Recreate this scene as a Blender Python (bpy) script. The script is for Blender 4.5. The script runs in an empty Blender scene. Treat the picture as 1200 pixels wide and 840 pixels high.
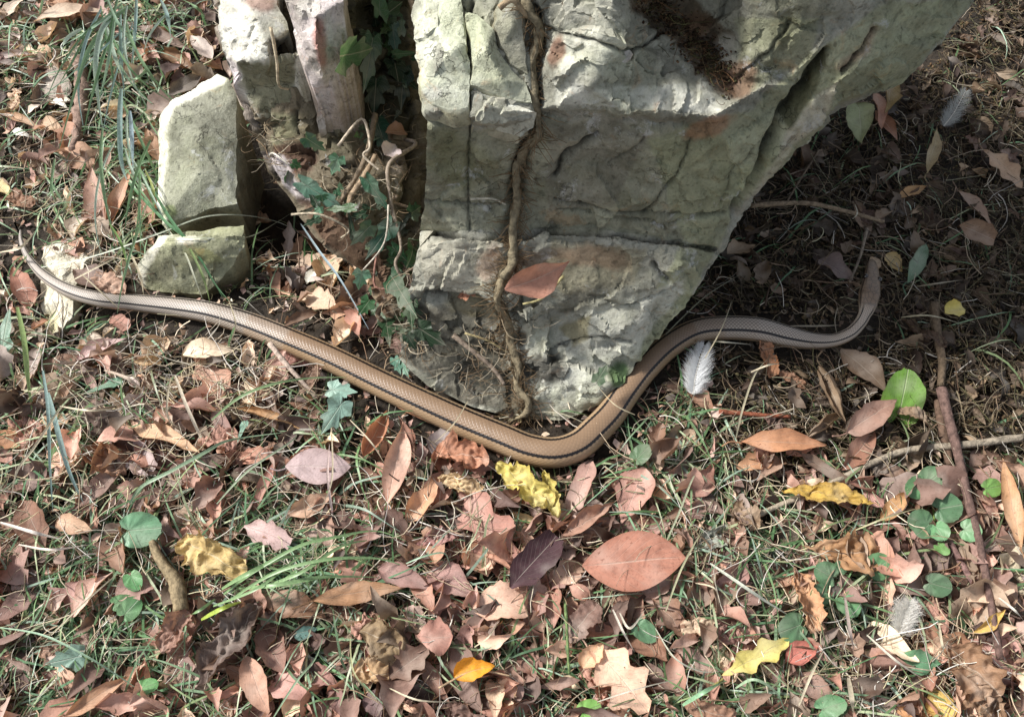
import bpy, math, random
import numpy as np
from mathutils import Vector, Matrix, noise
from mathutils.geometry import delaunay_2d_cdt
from mathutils.bvhtree import BVHTree

random.seed(7); np.random.seed(7)
SC = bpy.context.scene
COL = SC.collection
PI = math.pi

# ------------------------------------------------------------------ camera, sky, sun, exposure
TH = math.radians(27.0)          # camera tilt away from straight down
DIST = 0.85                      # metres from the lens to the middle of the picture
WF = 0.95 / 0.85                 # frame width at one metre
cam_d = bpy.data.cameras.new("camera")
cam = bpy.data.objects.new("camera", cam_d); COL.objects.link(cam); SC.camera = cam
cam_d.sensor_width = 36.0; cam_d.lens = 36.0 / WF
cam_d.clip_start = 0.01; cam_d.clip_end = 100.0
cam.rotation_euler = (TH, 0, 0)
CAMP = Vector((0, -DIST * math.sin(TH), DIST * math.cos(TH)))
cam.location = CAMP

SUN_AZ_VEC = Vector((-0.70, 0.22, 0.74)).normalized()     # points to the sun: high on the left, a little behind the boulder
elev = math.asin(SUN_AZ_VEC.z)
world = bpy.data.worlds.new("World"); SC.world = world; world.use_nodes = True
wn = world.node_tree.nodes; wl = world.node_tree.links
sky = wn.new("ShaderNodeTexSky"); sky.sky_type = 'NISHITA'; sky.sun_disc = False
sky.sun_elevation = elev; sky.dust_density = 2.0
sky.sun_rotation = math.atan2(SUN_AZ_VEC.x, SUN_AZ_VEC.y)
hs = wn.new("ShaderNodeHueSaturation"); hs.inputs["Saturation"].default_value = 0.45   # light filtered by the surrounding trees
wl.new(sky.outputs[0], hs.inputs["Color"]); wl.new(hs.outputs[0], wn["Background"].inputs[0]); wn["Background"].inputs[1].default_value = 0.115
sun_d = bpy.data.lights.new("sun", 'SUN'); sun_d.energy = 4.0; sun_d.angle = math.radians(8.0)
sun_d.color = (1.0, 0.97, 0.93)
sun = bpy.data.objects.new("sun", sun_d); COL.objects.link(sun)
sun.rotation_euler = SUN_AZ_VEC.to_track_quat('Z', 'Y').to_euler()
SC.view_settings.view_transform = 'Standard'; SC.view_settings.look = 'None'
SC.view_settings.exposure = 0.70; SC.view_settings.gamma = 1.0

# ------------------------------------------------------------------ helpers
_up = Vector((0, math.cos(TH), math.sin(TH))); _fw = Vector((0, math.sin(TH), -math.cos(TH)))
def ray(px, py):
    return _fw + Vector((1, 0, 0)) * ((px - 600) / 1200 * WF) + _up * ((420 - py) / 1200 * WF)
def at(px, py, z=0.0):
    d = ray(px, py); return CAMP + d * ((z - CAMP.z) / d.z)
def pixm(p):                                             # metres per photo pixel at a point
    return (Vector(p) - CAMP).dot(_fw) * WF / 1200
CAVE = at(335, 235, -0.02)
def gh(x, y):
    v = Vector((x, y, 0))
    h = 0.006 * noise.noise(v * 6) + 0.003 * noise.noise(v * 17 + Vector((5, 1, 2)))
    d2 = ((x - CAVE.x) / 0.075) ** 2 + ((y - CAVE.y) / 0.085) ** 2
    return h - 0.085 * math.exp(-d2)
def on_ground(px, py, lift=0.0):
    p = at(px, py, 0)
    for _ in range(3): p = at(px, py, gh(p.x, p.y) + lift)
    return p
def lin(c):
    r = []
    for v in c:
        v = v / 255.0
        r.append(v / 12.92 if v <= 0.04045 else ((v + 0.055) / 1.055) ** 2.4)
    return r
def tag(o, label=None, cat=None, group=None, kind=None):
    if label: o['label'] = label
    if cat: o['category'] = cat
    if group: o['group'] = group
    if kind: o['kind'] = kind
    return o
def empty(name, loc):
    o = bpy.data.objects.new(name, None); COL.objects.link(o); o.location = loc
    o.empty_display_size = 0.02
    return o
def mesh(name, verts, faces, mat, smooth=True, cols=None, uvs=None):
    me = bpy.data.meshes.new(name)
    V = np.asarray(verts, dtype=np.float32)
    me.from_pydata(V.tolist() if len(V) < 3000 else [], [], faces if len(V) < 3000 else [])
    if len(V) >= 3000:
        me = bpy.data.meshes.new(name)
        F = faces if isinstance(faces, np.ndarray) else None
        if F is None:
            lens = np.array([len(f) for f in faces]); flat = np.concatenate([np.asarray(f) for f in faces])
        else:
            lens = np.full(len(F), F.shape[1]); flat = F.ravel()
        me.vertices.add(len(V)); me.vertices.foreach_set("co", V.ravel())
        me.loops.add(len(flat)); me.loops.foreach_set("vertex_index", flat.astype(np.int32))
        me.polygons.add(len(lens))
        st = np.concatenate([[0], np.cumsum(lens)[:-1]])
        me.polygons.foreach_set("loop_start", st.astype(np.int32))
        me.polygons.foreach_set("loop_total", lens.astype(np.int32))
        me.update(calc_edges=True); me.validate()
    if smooth:
        me.polygons.foreach_set("use_smooth", np.ones(len(me.polygons), dtype=bool))
    if cols is not None:
        a = me.color_attributes.new("Col", 'FLOAT_COLOR', 'POINT')
        C = np.ones((len(V), 4), dtype=np.float32); C[:, :3] = cols
        a.data.foreach_set("color", C.ravel())
    if uvs is not None:                                   # per-vertex uv
        u = me.uv_layers.new(name="UVMap")
        li = np.zeros(len(me.loops), dtype=np.int32); me.loops.foreach_get("vertex_index", li)
        u.data.foreach_set("uv", np.asarray(uvs, dtype=np.float32)[li].ravel())
    if mat: me.materials.append(mat)
    me.update()
    return me
def link(name, me, parent=None, mw=None):
    o = bpy.data.objects.new(name, me); COL.objects.link(o)
    if parent is not None:
        o.parent = parent
        if mw is None: o.matrix_parent_inverse = Matrix.Translation(-parent.location) if parent.type == 'EMPTY' else parent.matrix_world.inverted()
    if mw is not None: o.matrix_world = mw
    return o

# ------------------------------------------------------------------ materials
class NT:
    def __init__(s, name):
        s.m = bpy.data.materials.new(name); s.m.use_nodes = True
        s.n = s.m.node_tree.nodes; s.l = s.m.node_tree.links
        s.b = s.n["Principled BSDF"]
    def new(s, t, **k):
        o = s.n.new(t)
        for a, v in k.items(): setattr(o, a, v)
        return o
    def put(s, sock, v):
        if isinstance(v, bpy.types.NodeSocket): s.l.new(v, sock)
        else: sock.default_value = v
    def math(s, op, a, b=0.0, c=None, clamp=False):
        o = s.new("ShaderNodeMath", operation=op, use_clamp=clamp); s.put(o.inputs[0], a); s.put(o.inputs[1], b)
        if c is not None: s.put(o.inputs[2], c)
        return o.outputs[0]
    def mix(s, f, a, b, mode='MIX'):
        o = s.new("ShaderNodeMix", data_type='RGBA', blend_type=mode); s.put(o.inputs[0], f)
        for q, v in ((6, a), (7, b)):
            if not isinstance(v, bpy.types.NodeSocket) and len(v) == 3: v = (*v, 1)
            s.put(o.inputs[q], v)
        return o.outputs[2]
    def noise(s, vec, scale, det=4, rough=0.6, dist=0.0):
        o = s.new("ShaderNodeTexNoise"); s.l.new(vec, o.inputs["Vector"])
        o.inputs["Scale"].default_value = scale; o.inputs["Detail"].default_value = det
        o.inputs["Roughness"].default_value = rough; o.inputs["Distortion"].default_value = dist
        return o.outputs[0]
    def ramp(s, f, stops):
        o = s.new("ShaderNodeValToRGB"); s.l.new(f, o.inputs[0])
        e = o.color_ramp.elements
        while len(e) < len(stops): e.new(0.5)
        for i, (p, c) in enumerate(stops):
            e[i].position = p; e[i].color = (*(c if isinstance(c, (tuple, list)) else (c, c, c)), 1)
        return o.outputs[0]
    def bump(s, h, strength, dist, nrm=None):
        o = s.new("ShaderNodeBump"); s.put(o.inputs["Height"], h)
        o.inputs["Strength"].default_value = strength; o.inputs["Distance"].default_value = dist
        if nrm: s.l.new(nrm, o.inputs["Normal"])
        return o.outputs[0]

def leaf_material(name, src, veins=True, rough=0.62, transl=0.25, mottle=0.5):
    t = NT(name)
    if src == 'obj':
        oi = t.new("ShaderNodeObjectInfo"); base = oi.outputs["Color"]; rnd = oi.outputs["Random"]
    else:
        at_ = t.new("ShaderNodeAttribute", attribute_name="Col"); base = at_.outputs["Color"]; rnd = None
    geo = t.new("ShaderNodeNewGeometry"); P = geo.outputs["Position"]
    n1 = t.noise(P, 90, 5, 0.65); n2 = t.noise(P, 420, 3, 0.6); n3 = t.noise(P, 38, 2, 0.5)
    n5 = t.noise(P, 150, 6, 0.75, 1.5)
    dark = t.ramp(n1, [(0.33, (0.45, 0.40, 0.38)), (0.56, (1.08, 1.06, 1.05))])
    c = t.mix(mottle, base, t.mix(1.0, base, dark, 'MULTIPLY'))
    lightc = t.mix(0.32, base, (0.85, 0.78, 0.68), 'MIX')
    c = t.mix(t.math('MULTIPLY', t.ramp(n3, [(0.48, 0.0), (0.70, 1.0)]), 0.55), c, lightc)
    c = t.mix(t.ramp(n5, [(0.60, 0.0), (0.66, 0.6)]), c, t.mix(1.0, base, (0.38, 0.28, 0.22), 'MULTIPLY'))
    sp = t.ramp(n2, [(0.30, (0.5, 0.42, 0.38)), (0.42, (1, 1, 1))])
    c = t.mix(0.45, c, t.mix(1.0, c, sp, 'MULTIPLY'))
    h = t.math('ADD', t.math('MULTIPLY', n1, 0.7), t.math('MULTIPLY', n2, 0.35))
    if veins:
        uv = t.new("ShaderNodeUVMap"); sep = t.new("ShaderNodeSeparateXYZ"); t.l.new(uv.outputs[0], sep.inputs[0])
        u, v = sep.outputs[0], sep.outputs[1]
        av = t.math('ABSOLUTE', v)
        mid = t.math('SUBTRACT', 1.0, t.math('DIVIDE', av, 0.045), clamp=True)
        ph = t.math('SUBTRACT', t.math('MULTIPLY', u, 9.0), t.math('MULTIPLY', av, 3.4))
        fr = t.math('ABSOLUTE', t.math('SUBTRACT', t.math('FRACT', ph), 0.5))
        side = t.math('SUBTRACT', 1.0, t.math('DIVIDE', fr, 0.055), clamp=True)
        vn = t.math('MAXIMUM', mid, t.math('MULTIPLY', side, 0.45))
        c = t.mix(t.math('MULTIPLY', vn, 0.65), c, t.mix(0.5, base, (0.8, 0.72, 0.6)))
        h = t.math('ADD', h, t.math('MULTIPLY', vn, 0.45))
        edge = t.math('POWER', av, 6.0)
        c = t.mix(t.math('MULTIPLY', edge, 0.35), c, t.mix(1.0, base, (0.4, 0.28, 0.2), 'MULTIPLY'))
    t.put(t.b.inputs["Base Color"], c)
    t.b.inputs["Roughness"].default_value = rough
    t.b.inputs["Specular IOR Level"].default_value = 0.35
    t.put(t.b.inputs["Normal"], t.bump(h, 0.7, 0.0012))
    tr = t.new("ShaderNodeBsdfTranslucent"); t.put(tr.inputs[0], t.mix(1.0, c, (1.0, 0.85, 0.6), 'MULTIPLY'))
    ms = t.new("ShaderNodeMixShader"); ms.inputs[0].default_value = transl
    t.l.new(t.b.outputs[0], ms.inputs[1]); t.l.new(tr.outputs[0], ms.inputs[2])
    t.l.new(ms.outputs[0], t.n["Material Output"].inputs[0])
    return t.m
M_LEAF = leaf_material("dry_leaf_surface", 'obj')
M_GREEN = leaf_material("green_leaf_surface", 'obj', rough=0.4, transl=0.3, mottle=0.3)
M_CRUMP = leaf_material("crumpled_leaf_surface", 'obj', rough=0.75, mottle=0.7)
M_LITTER = leaf_material("litter_surface", 'att', veins=False, rough=0.7, mottle=0.65)
def simple(name, src, rough, scale=300, dark=0.5, bump=0.5, bd=0.0008, spec=0.3, col=None, transl=0.0):
    t = NT(name)
    if src == 'obj': base = t.new("ShaderNodeObjectInfo").outputs["Color"]
    elif src == 'att': base = t.new("ShaderNodeAttribute", attribute_name="Col").outputs["Color"]
    else:
        r = t.new("ShaderNodeRGB"); r.outputs[0].default_value = (*col, 1); base = r.outputs[0]
    P = t.new("ShaderNodeNewGeometry").outputs["Position"]
    n = t.noise(P, scale, 5, 0.65)
    c = t.mix(1.0, base, t.ramp(n, [(0.35, (dark, dark, dark)), (0.62, (1.1, 1.1, 1.1))]), 'MULTIPLY')
    t.put(t.b.inputs["Base Color"], c); t.b.inputs["Roughness"].default_value = rough
    t.b.inputs["Specular IOR Level"].default_value = spec
    t.put(t.b.inputs["Normal"], t.bump(n, bump, bd))
    if transl:
        tr = t.new("ShaderNodeBsdfTranslucent"); t.put(tr.inputs[0], c)
        ms = t.new("ShaderNodeMixShader"); ms.inputs[0].default_value = transl
        t.l.new(t.b.outputs[0], ms.inputs[1]); t.l.new(tr.outputs[0], ms.inputs[2])
        t.l.new(ms.outputs[0], t.n["Material Output"].inputs[0])
    return t.m
M_GRASS = simple("grass_surface", 'obj', 0.38, 500, 0.75, 0.2, 0.0004, 0.5, transl=0.3)
M_GRASSA = simple("grass_stuff_surface", 'att', 0.42, 500, 0.75, 0.2, 0.0004, 0.4, transl=0.3)
M_STRAW = simple("straw_surface", 'att', 0.6, 400, 0.7, 0.3, 0.0005, 0.3, transl=0.1)
M_TWIG = simple("bark_surface", 'obj', 0.8, 220, 0.45, 1.0, 0.002, 0.2)
M_CLOD = simple("crumb_surface", 'att', 0.9, 600, 0.5, 1.0, 0.001, 0.1)
M_FEATH = simple("down_surface", 'obj', 0.8, 300, 0.92, 0.0, 0.0004, 0.1, transl=0.5)
M_EYE = simple("eye_surface", 'col', 0.12, 300, 0.9, 0.0, spec=0.8, col=(0.012, 0.008, 0.005))

def rock_material():
    t = NT("weathered_rock")
    a = t.new("ShaderNodeAttribute", attribute_name="Col").outputs["Color"]
    P = t.new("ShaderNodeNewGeometry").outputs["Position"]
    big = t.noise(P, 14, 7, 0.66, 0.8); mid = t.noise(P, 60, 9, 0.72, 0.3); fine = t.noise(P, 380, 6, 0.72); pit = t.noise(P, 150, 5, 0.6)
    c = t.mix(1.0, a, t.ramp(big, [(0.30, (0.62, 0.62, 0.56)), (0.5, (1, 1, 1)), (0.70, (1.25, 1.25, 1.26))]), 'MULTIPLY')
    c = t.mix(1.0, c, t.ramp(mid, [(0.30, (0.58, 0.57, 0.53)), (0.46, (0.97, 0.97, 0.95)), (0.66, (1.25, 1.25, 1.24))]), 'MULTIPLY')
    c = t.mix(1.0, c, t.ramp(fine, [(0.32, (0.72, 0.72, 0.69)), (0.48, (1, 1, 1)), (0.70, (1.15, 1.15, 1.14))]), 'MULTIPLY')
    al = t.ramp(t.noise(P, 11, 6, 0.65, 0.3), [(0.50, 0.0), (0.64, 0.32)])
    c = t.mix(al, c, t.mix(1.0, c, (0.88, 0.95, 0.68), 'MULTIPLY'))
    ru = t.ramp(t.noise(P, 42, 6, 0.7, 1.0), [(0.60, 0.0), (0.70, 0.6)])
    c = t.mix(ru, c, t.mix(1.0, c, (1.12, 0.80, 0.62), 'MULTIPLY'))
    wh = t.ramp(t.noise(P, 26, 8, 0.75, 0.5), [(0.60, 0.0), (0.66, 0.55)])
    c = t.mix(wh, c, (0.52, 0.53, 0.52))
    pits = t.ramp(pit, [(0.34, (0.28, 0.27, 0.25)), (0.41, (1, 1, 1))])
    c = t.mix(0.5, c, t.mix(1.0, c, pits, 'MULTIPLY'))
    vo = t.new("ShaderNodeTexVoronoi", feature='DISTANCE_TO_EDGE')
    mx = t.new("ShaderNodeMapping"); t.l.new(P, mx.inputs[0]); mx.inputs["Scale"].default_value = (1, 1.3, .7)
    nz = t.new("ShaderNodeTexNoise"); t.l.new(P, nz.inputs["Vector"]); nz.inputs["Scale"].default_value = 25; nz.inputs["Detail"].default_value = 6
    ad = t.new("ShaderNodeMix", data_type='RGBA', blend_type='LINEAR_LIGHT'); ad.inputs[0].default_value = 0.12; t.l.new(mx.outputs[0], ad.inputs[6]); t.l.new(nz.outputs["Color"], ad.inputs[7])
    t.l.new(ad.outputs[2], vo.inputs["Vector"]); vo.inputs["Scale"].default_value = 11
    ck = t.ramp(vo.outputs["Distance"], [(0.0, 1.0), (0.014, 0.0)])
    ckm = t.math('MULTIPLY', ck, t.ramp(t.noise(P, 18, 3, 0.5), [(0.56, 0.0), (0.64, 1.0)]))
    c = t.mix(t.math('MULTIPLY', ckm, 0.6), c, (0.03, 0.028, 0.022))
    t.put(t.b.inputs["Base Color"], c); t.b.inputs["Roughness"].default_value = 0.82
    t.b.inputs["Specular IOR Level"].default_value = 0.3
    h = t.math('ADD', t.math('MULTIPLY', mid, 1.0), t.math('MULTIPLY', fine, 0.30))
    h = t.math('ADD', h, t.math('MULTIPLY', t.ramp(pit, [(0.34, 0.0), (0.42, 1.0)]), 0.18))
    h = t.math('SUBTRACT', h, t.math('MULTIPLY', ckm, 0.4))
    t.put(t.b.inputs["Normal"], t.bump(h, 0.8, 0.0036))
    return t.m
M_ROCK = rock_material()

def soil_material():
    t = NT("dark_soil")
    P = t.new("ShaderNodeNewGeometry").outputs["Position"]
    n = t.noise(P, 45, 8, 0.7); f = t.noise(P, 300, 5, 0.7)
    c = t.ramp(n, [(0.3, (0.012, 0.009, 0.006)), (0.55, (0.035, 0.026, 0.018)), (0.75, (0.08, 0.06, 0.042))])
    c = t.mix(1.0, c, t.ramp(f, [(0.3, (0.5, 0.5, 0.5)), (0.7, (1.5, 1.5, 1.4))]), 'MULTIPLY')
    t.put(t.b.inputs["Base Color"], c); t.b.inputs["Roughness"].default_value = 0.95
    t.put(t.b.inputs["Normal"], t.bump(t.math('ADD', n, t.math('MULTIPLY', f, 0.3)), 1.0, 0.006))
    return t.m
M_SOIL = soil_material()

def snake_material():
    t = NT("snake_scales")
    uv = t.new("ShaderNodeUVMap"); sep = t.new("ShaderNodeSeparateXYZ"); t.l.new(uv.outputs[0], sep.inputs[0])
    u, v = sep.outputs[0], sep.outputs[1]          # u: scale rows along the body, v: -0.5..0.5 round it, 0 on the back
    grey = t.new("ShaderNodeAttribute", attribute_name="Col"); g = t.new("ShaderNodeSeparateColor"); t.l.new(grey.outputs["Color"], g.inputs[0]); g = g.outputs[0]
    a = t.math('MULTIPLY', u, 0.5); b = t.math('MULTIPLY', v, 21.0)
    p = t.math('ABSOLUTE', t.math('SUBTRACT', t.math('FRACT', t.math('ADD', a, b)), 0.5))
    q = t.math('ABSOLUTE', t.math('SUBTRACT', t.math('FRACT', t.math('SUBTRACT', a, b)), 0.5))
    m = t.math('MAXIMUM', p, q)                     # 0 scale centre, .5 at its border
    border = t.ramp(m, [(0.34, 0.0), (0.5, 1.0)])
    hd = t.new("ShaderNodeSeparateColor"); t.l.new(grey.outputs["Color"], hd.inputs[0]); hd = hd.outputs[1]
    border = t.math('MULTIPLY', border, t.math('SUBTRACT', 1.0, hd))
    av = t.math('ABSOLUTE', v)
    jag = t.math('MULTIPLY', t.math('SUBTRACT', m, 0.3), 0.022)
    avj = t.math('ADD', av, jag)
    def band(c, w):
        return t.math('SUBTRACT', 1.0, t.math('DIVIDE', t.math('ABSOLUTE', t.math('SUBTRACT', avj, c)), w), clamp=True)
    P = t.new("ShaderNodeNewGeometry").outputs["Position"]
    n = t.noise(P, 75, 6, 0.72); nf = t.noise(P, 500, 3, 0.6)
    back = t.mix(n, lin((116, 94, 74)), lin((142, 118, 94)))
    side = t.mix(n, lin((138, 114, 88)), lin((166, 141, 110)))
    c = t.mix(t.ramp(av, [(0.095, 0.0), (0.12, 1.0)]), back, side)
    greyc = t.mix(border, lin((178, 168, 156)), lin((48, 42, 40)))
    c = t.mix(t.math('MULTIPLY', border, 0.30), c, lin((84, 66, 54)))
    gm = t.math('MULTIPLY', g, t.ramp(av, [(0.20, 1.0), (0.27, 0.0)]))
    c = t.mix(gm, c, greyc)
    ln = t.math('MINIMUM', t.math('MULTIPLY', band(0.100, 0.020), 3.0), 1.0)
    ln = t.math('MULTIPLY', ln, t.math('SUBTRACT', 1.0, hd))
    pe = t.math('MULTIPLY', t.math('MINIMUM', t.math('MULTIPLY', band(0.175, 0.024), 2.0), 1.0), t.math('MULTIPLY', hd, 0.85)); ln = t.math('MAXIMUM', ln, pe)
    c = t.mix(ln, c, (0.008, 0.006, 0.006))
    ln2 = t.math('MULTIPLY', t.math('MINIMUM', t.math('MULTIPLY', band(0.245, 0.014), 1.5), 1.0), 0.65)
    c = t.mix(ln2, c, (0.03, 0.02, 0.015))
    c = t.mix(t.ramp(av, [(0.29, 0.0), (0.34, 1.0)]), c, lin((205, 188, 150)))
    hv = t.new('ShaderNodeTexVoronoi', feature='DISTANCE_TO_EDGE'); t.l.new(P, hv.inputs['Vector']); hv.inputs['Scale'].default_value = 210
    hcol = t.mix(n, lin((84, 66, 50)), lin((124, 102, 80))); hcol = t.mix(t.ramp(hv.outputs['Distance'], [(0.0, 0.75), (0.10, 0.0)]), hcol, (0.02, 0.014, 0.01)); c = t.mix(t.math('MULTIPLY', hd, t.ramp(av, [(0.24, .9), (0.30, 0.0)])), c, hcol); c = t.mix(t.math('MULTIPLY', pe, 0.9), c, (0.012, 0.01, 0.008))
    t.put(t.b.inputs["Base Color"], c)
    t.b.inputs["Roughness"].default_value = 0.38; t.b.inputs["Specular IOR Level"].default_value = 0.45
    hh = t.math('SUBTRACT', 1.0, t.math('POWER', t.math('MULTIPLY', m, 2.0), 3.0))
    t.put(t.b.inputs["Normal"], t.bump(t.math('ADD', hh, t.math('MULTIPLY', nf, 0.15)), 0.35, 0.0004))
    return t.m
M_SNAKE = snake_material()
# ------------------------------------------------------------------ ground
def build_ground():
    xs = np.concatenate([np.linspace(-6, -1.1, 12), np.linspace(-1.0, 1.0, 201), np.linspace(1.1, 6, 12)])
    ys = np.concatenate([np.linspace(-5, -0.7, 10), np.linspace(-0.62, 1.3, 193), np.linspace(1.4, 8, 12)])
    V = [(x, y, gh(x, y)) for y in ys for x in xs]; nx = len(xs)
    F = [(j * nx + i, j * nx + i + 1, (j + 1) * nx + i + 1, (j + 1) * nx + i) for j in range(len(ys) - 1) for i in range(nx - 1)]
    me = mesh("ground", V, np.array(F), M_SOIL)
    return tag(link("ground", me), kind='structure')
build_ground()

# ------------------------------------------------------------------ rocks
def seg_d(P, a, b):
    a = np.array(a, float); b = np.array(b, float); d = b - a; L = (d * d).sum() + 1e-9
    t = np.clip(((P - a) @ d) / L, 0, 1)
    return np.hypot(*(P - (a + t[:, None] * d)).T)
def poly_d(P, pl):
    r = np.full(len(P), 1e9)
    for a, b in zip(pl[:-1], pl[1:]): r = np.minimum(r, seg_d(P, a[:2], b[:2]))
    return r
def inside(P, pg):
    x, y = P[:, 0], P[:, 1]; r = np.zeros(len(P), bool); n = len(pg)
    for i in range(n):
        x1, y1 = pg[i][:2]; x2, y2 = pg[(i + 1) % n][:2]
        c = ((y1 > y) != (y2 > y)) & (x < (x2 - x1) * (y - y1) / (y2 - y1 + 1e-12) + x1)
        r ^= c
    return r
BVHS = []
def rock(name, outline, ctrl, base, patches=(), cracks=(), creases=(), step=3.0, amp=0.003, skirt=((0.04, 0.3), (0.12, 0.75), (0.18, 1.0)),
         zb=-0.03, back=0.0, parent=None, center=None, facet=0.0, rough=None, seed=0, edge_round=0.0):
    """outline, ctrl, creases: points seen at (px, py) of the photo and standing z metres above the ground."""
    cv = [Vector(p[:2]) for p in outline]; cz = [p[2] for p in outline]
    ce = [(i, (i + 1) % len(outline)) for i in range(len(outline))]
    for cr in creases:
        for k, p in enumerate(cr):
            cv.append(Vector(p[:2])); cz.append(p[2])
            if k: ce.append((len(cv) - 2, len(cv) - 1))
    for p in ctrl: cv.append(Vector(p[:2])); cz.append(p[2])
    ov, oe, of, vo_, eo_, fo_ = delaunay_2d_cdt(cv, ce, [], 1, 1e-4, True)
    oz = []
    for i, src in enumerate(vo_):
        oz.append(cz[src[0]] if src else 0.1)
    # dense points
    bp = []
    n = len(outline)
    for i in range(n):
        a = np.array(outline[i][:2], float); b = np.array(outline[(i + 1) % n][:2], float)
        k = max(1, int(np.hypot(*(b - a)) / (step * 1.3)))
        for q in range(k): bp.append(a + (b - a) * q / k)
    bp = np.array(bp)
    rs = random.Random(seed + 11)
    for i in range(len(bp)):                                # uneven edge
        nz = noise.noise(Vector((bp[i][0] * 0.06, bp[i][1] * 0.06, seed))) * 3.0 + noise.noise(Vector((bp[i][0] * 0.25, bp[i][1] * 0.25, seed))) * 1.0
        bp[i] += np.array([nz, nz * 0.6])
    x0, y0 = bp.min(0); x1, y1 = bp.max(0)
    gx, gy = np.meshgrid(np.arange(x0, x1, step), np.arange(y0, y1, step))
    G = np.stack([gx.ravel(), gy.ravel()], 1) + np.random.RandomState(seed).uniform(-0.3, 0.3, (gx.size, 2)) * step
    keep = inside(G, bp)
    bdist = poly_d(G, list(bp) + [bp[0]])
    keep &= bdist > step * 0.7
    G = G[keep]
    P = np.concatenate([bp, G]); nb = len(bp)
    dv, de, df, _, _, _ = delaunay_2d_cdt([Vector(p) for p in P], [(i, (i + 1) % nb) for i in range(nb)], [], 1, 1e-5, True)
    org = [s[0] if s else -1 for s in _] if False else None
    P = np.array([(v.x, v.y) for v in dv]); F = np.array([tuple(f) for f in df])
    cen = P[F].mean(1); kf = inside(cen, bp); el = np.linalg.norm(P[F] - P[np.roll(F, 1, 1)], axis=2).max(1)
    F = F[kf & (el < 60)]
    # z by the coarse facets
    Z = np.full(len(P), np.nan)
    best = np.full(len(P), 1e9)
    cxy = np.array([(v.x, v.y) for v in ov])
    for f in of:
        a, b, c = cxy[f[0]], cxy[f[1]], cxy[f[2]]
        d = (b[1] - c[1]) * (a[0] - c[0]) + (c[0] - b[0]) * (a[1] - c[1])
        if abs(d) < 1e-9: continue
        l1 = ((b[1] - c[1]) * (P[:, 0] - c[0]) + (c[0] - b[0]) * (P[:, 1] - c[1])) / d
        l2 = ((c[1] - a[1]) * (P[:, 0] - c[0]) + (a[0] - c[0]) * (P[:, 1] - c[1])) / d
        l3 = 1 - l1 - l2
        out = np.maximum(0, -np.minimum(np.minimum(l1, l2), l3))
        w = out < best - 1e-9
        l1 = np.clip(l1, 0, 1); l2 = np.clip(l2, 0, 1); l3 = np.clip(l3, 0, 1); s = l1 + l2 + l3
        Z[w] = ((l1 * oz[f[0]] + l2 * oz[f[1]] + l3 * oz[f[2]]) / s)[w]
        best[w] = out[w]
    W = np.array([at(p[0], p[1], z)[:] for p, z in zip(P, Z)])
    # orientation upward/camera
    fa, fb, fc = W[F[:, 0]], W[F[:, 1]], W[F[:, 2]]
    nr = np.cross(fb - fa, fc - fa)
    tocam = np.array(CAMP) - fa
    flip = (nr * tocam).sum(1) < 0
    F[flip] = F[flip][:, ::-1]; nr[flip] *= -1
    N = np.zeros_like(W)
    for k in range(3): np.add.at(N, F[:, k], nr)
    N /= np.linalg.norm(N, axis=1)[:, None] + 1e-12
    D = np.zeros(len(P))
    rf = np.random.RandomState(seed + 50)
    wv = np.array([noise.noise_vector(Vector(p) * 30)[:] for p in W]) * .012; tone = np.zeros(len(W))
    for sz, am in ((.045, facet * 1.6), (.020, facet)):
        if not facet: break
        ext = max(20, int(len(W) * (step * .0008) ** 2 / sz ** 2 * 1.3)); sd = W[rf.randint(0, len(W), ext)]
        Q = W + wv; idx = np.zeros(len(Q), int)
        for a0 in range(0, len(Q), 4000):
            idx[a0:a0 + 4000] = ((Q[a0:a0 + 4000, None, :] - sd[None]) ** 2).sum(2).argmin(1)
        g = rf.normal(0, 1, (ext, 3)); off = rf.normal(0, 1, ext)
        tone += np.clip(off[idx], -1.5, 1.5) * .7
        D += am * (off[idx] * .45 + ((Q - sd[idx]) * g[idx]).sum(1) / sz * .7) * (1.0 if not rough else 1)
    if rough:
        m_ = np.full(len(P), rough[0])
        for pg, am in rough[1:]:
            ins = inside(P, pg); d = poly_d(P, list(pg) + [pg[0]]) * np.where(ins, 1, -1); k_ = np.clip(d / 8 + .5, 0, 1); m_ = m_ * (1 - k_) + am * k_
        D *= m_
    for i, p in enumerate(W):
        v = Vector(p) + Vector((seed * 1.7, 0, 0))
        r = 1.0 - abs(noise.noise(v * 22)) * 2
        D[i] += amp * (0.9 * noise.noise(v * 12) + 0.55 * r + 0.5 * noise.noise(v * 60) + 0.3 * noise.noise(v * 150))
    CR = np.zeros(len(P))
    for pl, w, dep in cracks:
        wob = np.array([noise.noise(Vector((p[0] * 0.07, p[1] * 0.07, 3.3))) * 3.5 for p in P])
        d = poly_d(P + np.stack([wob, wob], 1) * 0.7, pl)
        D -= dep * np.exp(-(d / w) ** 2); CR = np.maximum(CR, np.exp(-(d / (w * .62)) ** 2) * min(1, dep / .004))
    W = W + N * D[:, None]
    if edge_round:
        bd = poly_d(P, list(bp) + [bp[0]]); W[:, 2] -= edge_round * np.exp(-(bd / 5.0) ** 2)
    # colour
    C = np.tile(np.array(lin(base)), (len(P), 1))
    wx = np.array([noise.noise(Vector((p[0] * 0.035, p[1] * 0.035, 1 + seed))) for p in P]) * 14 + np.array([noise.noise(Vector((p[0] * 0.15, p[1] * 0.15, 4 + seed))) for p in P]) * 6
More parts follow.
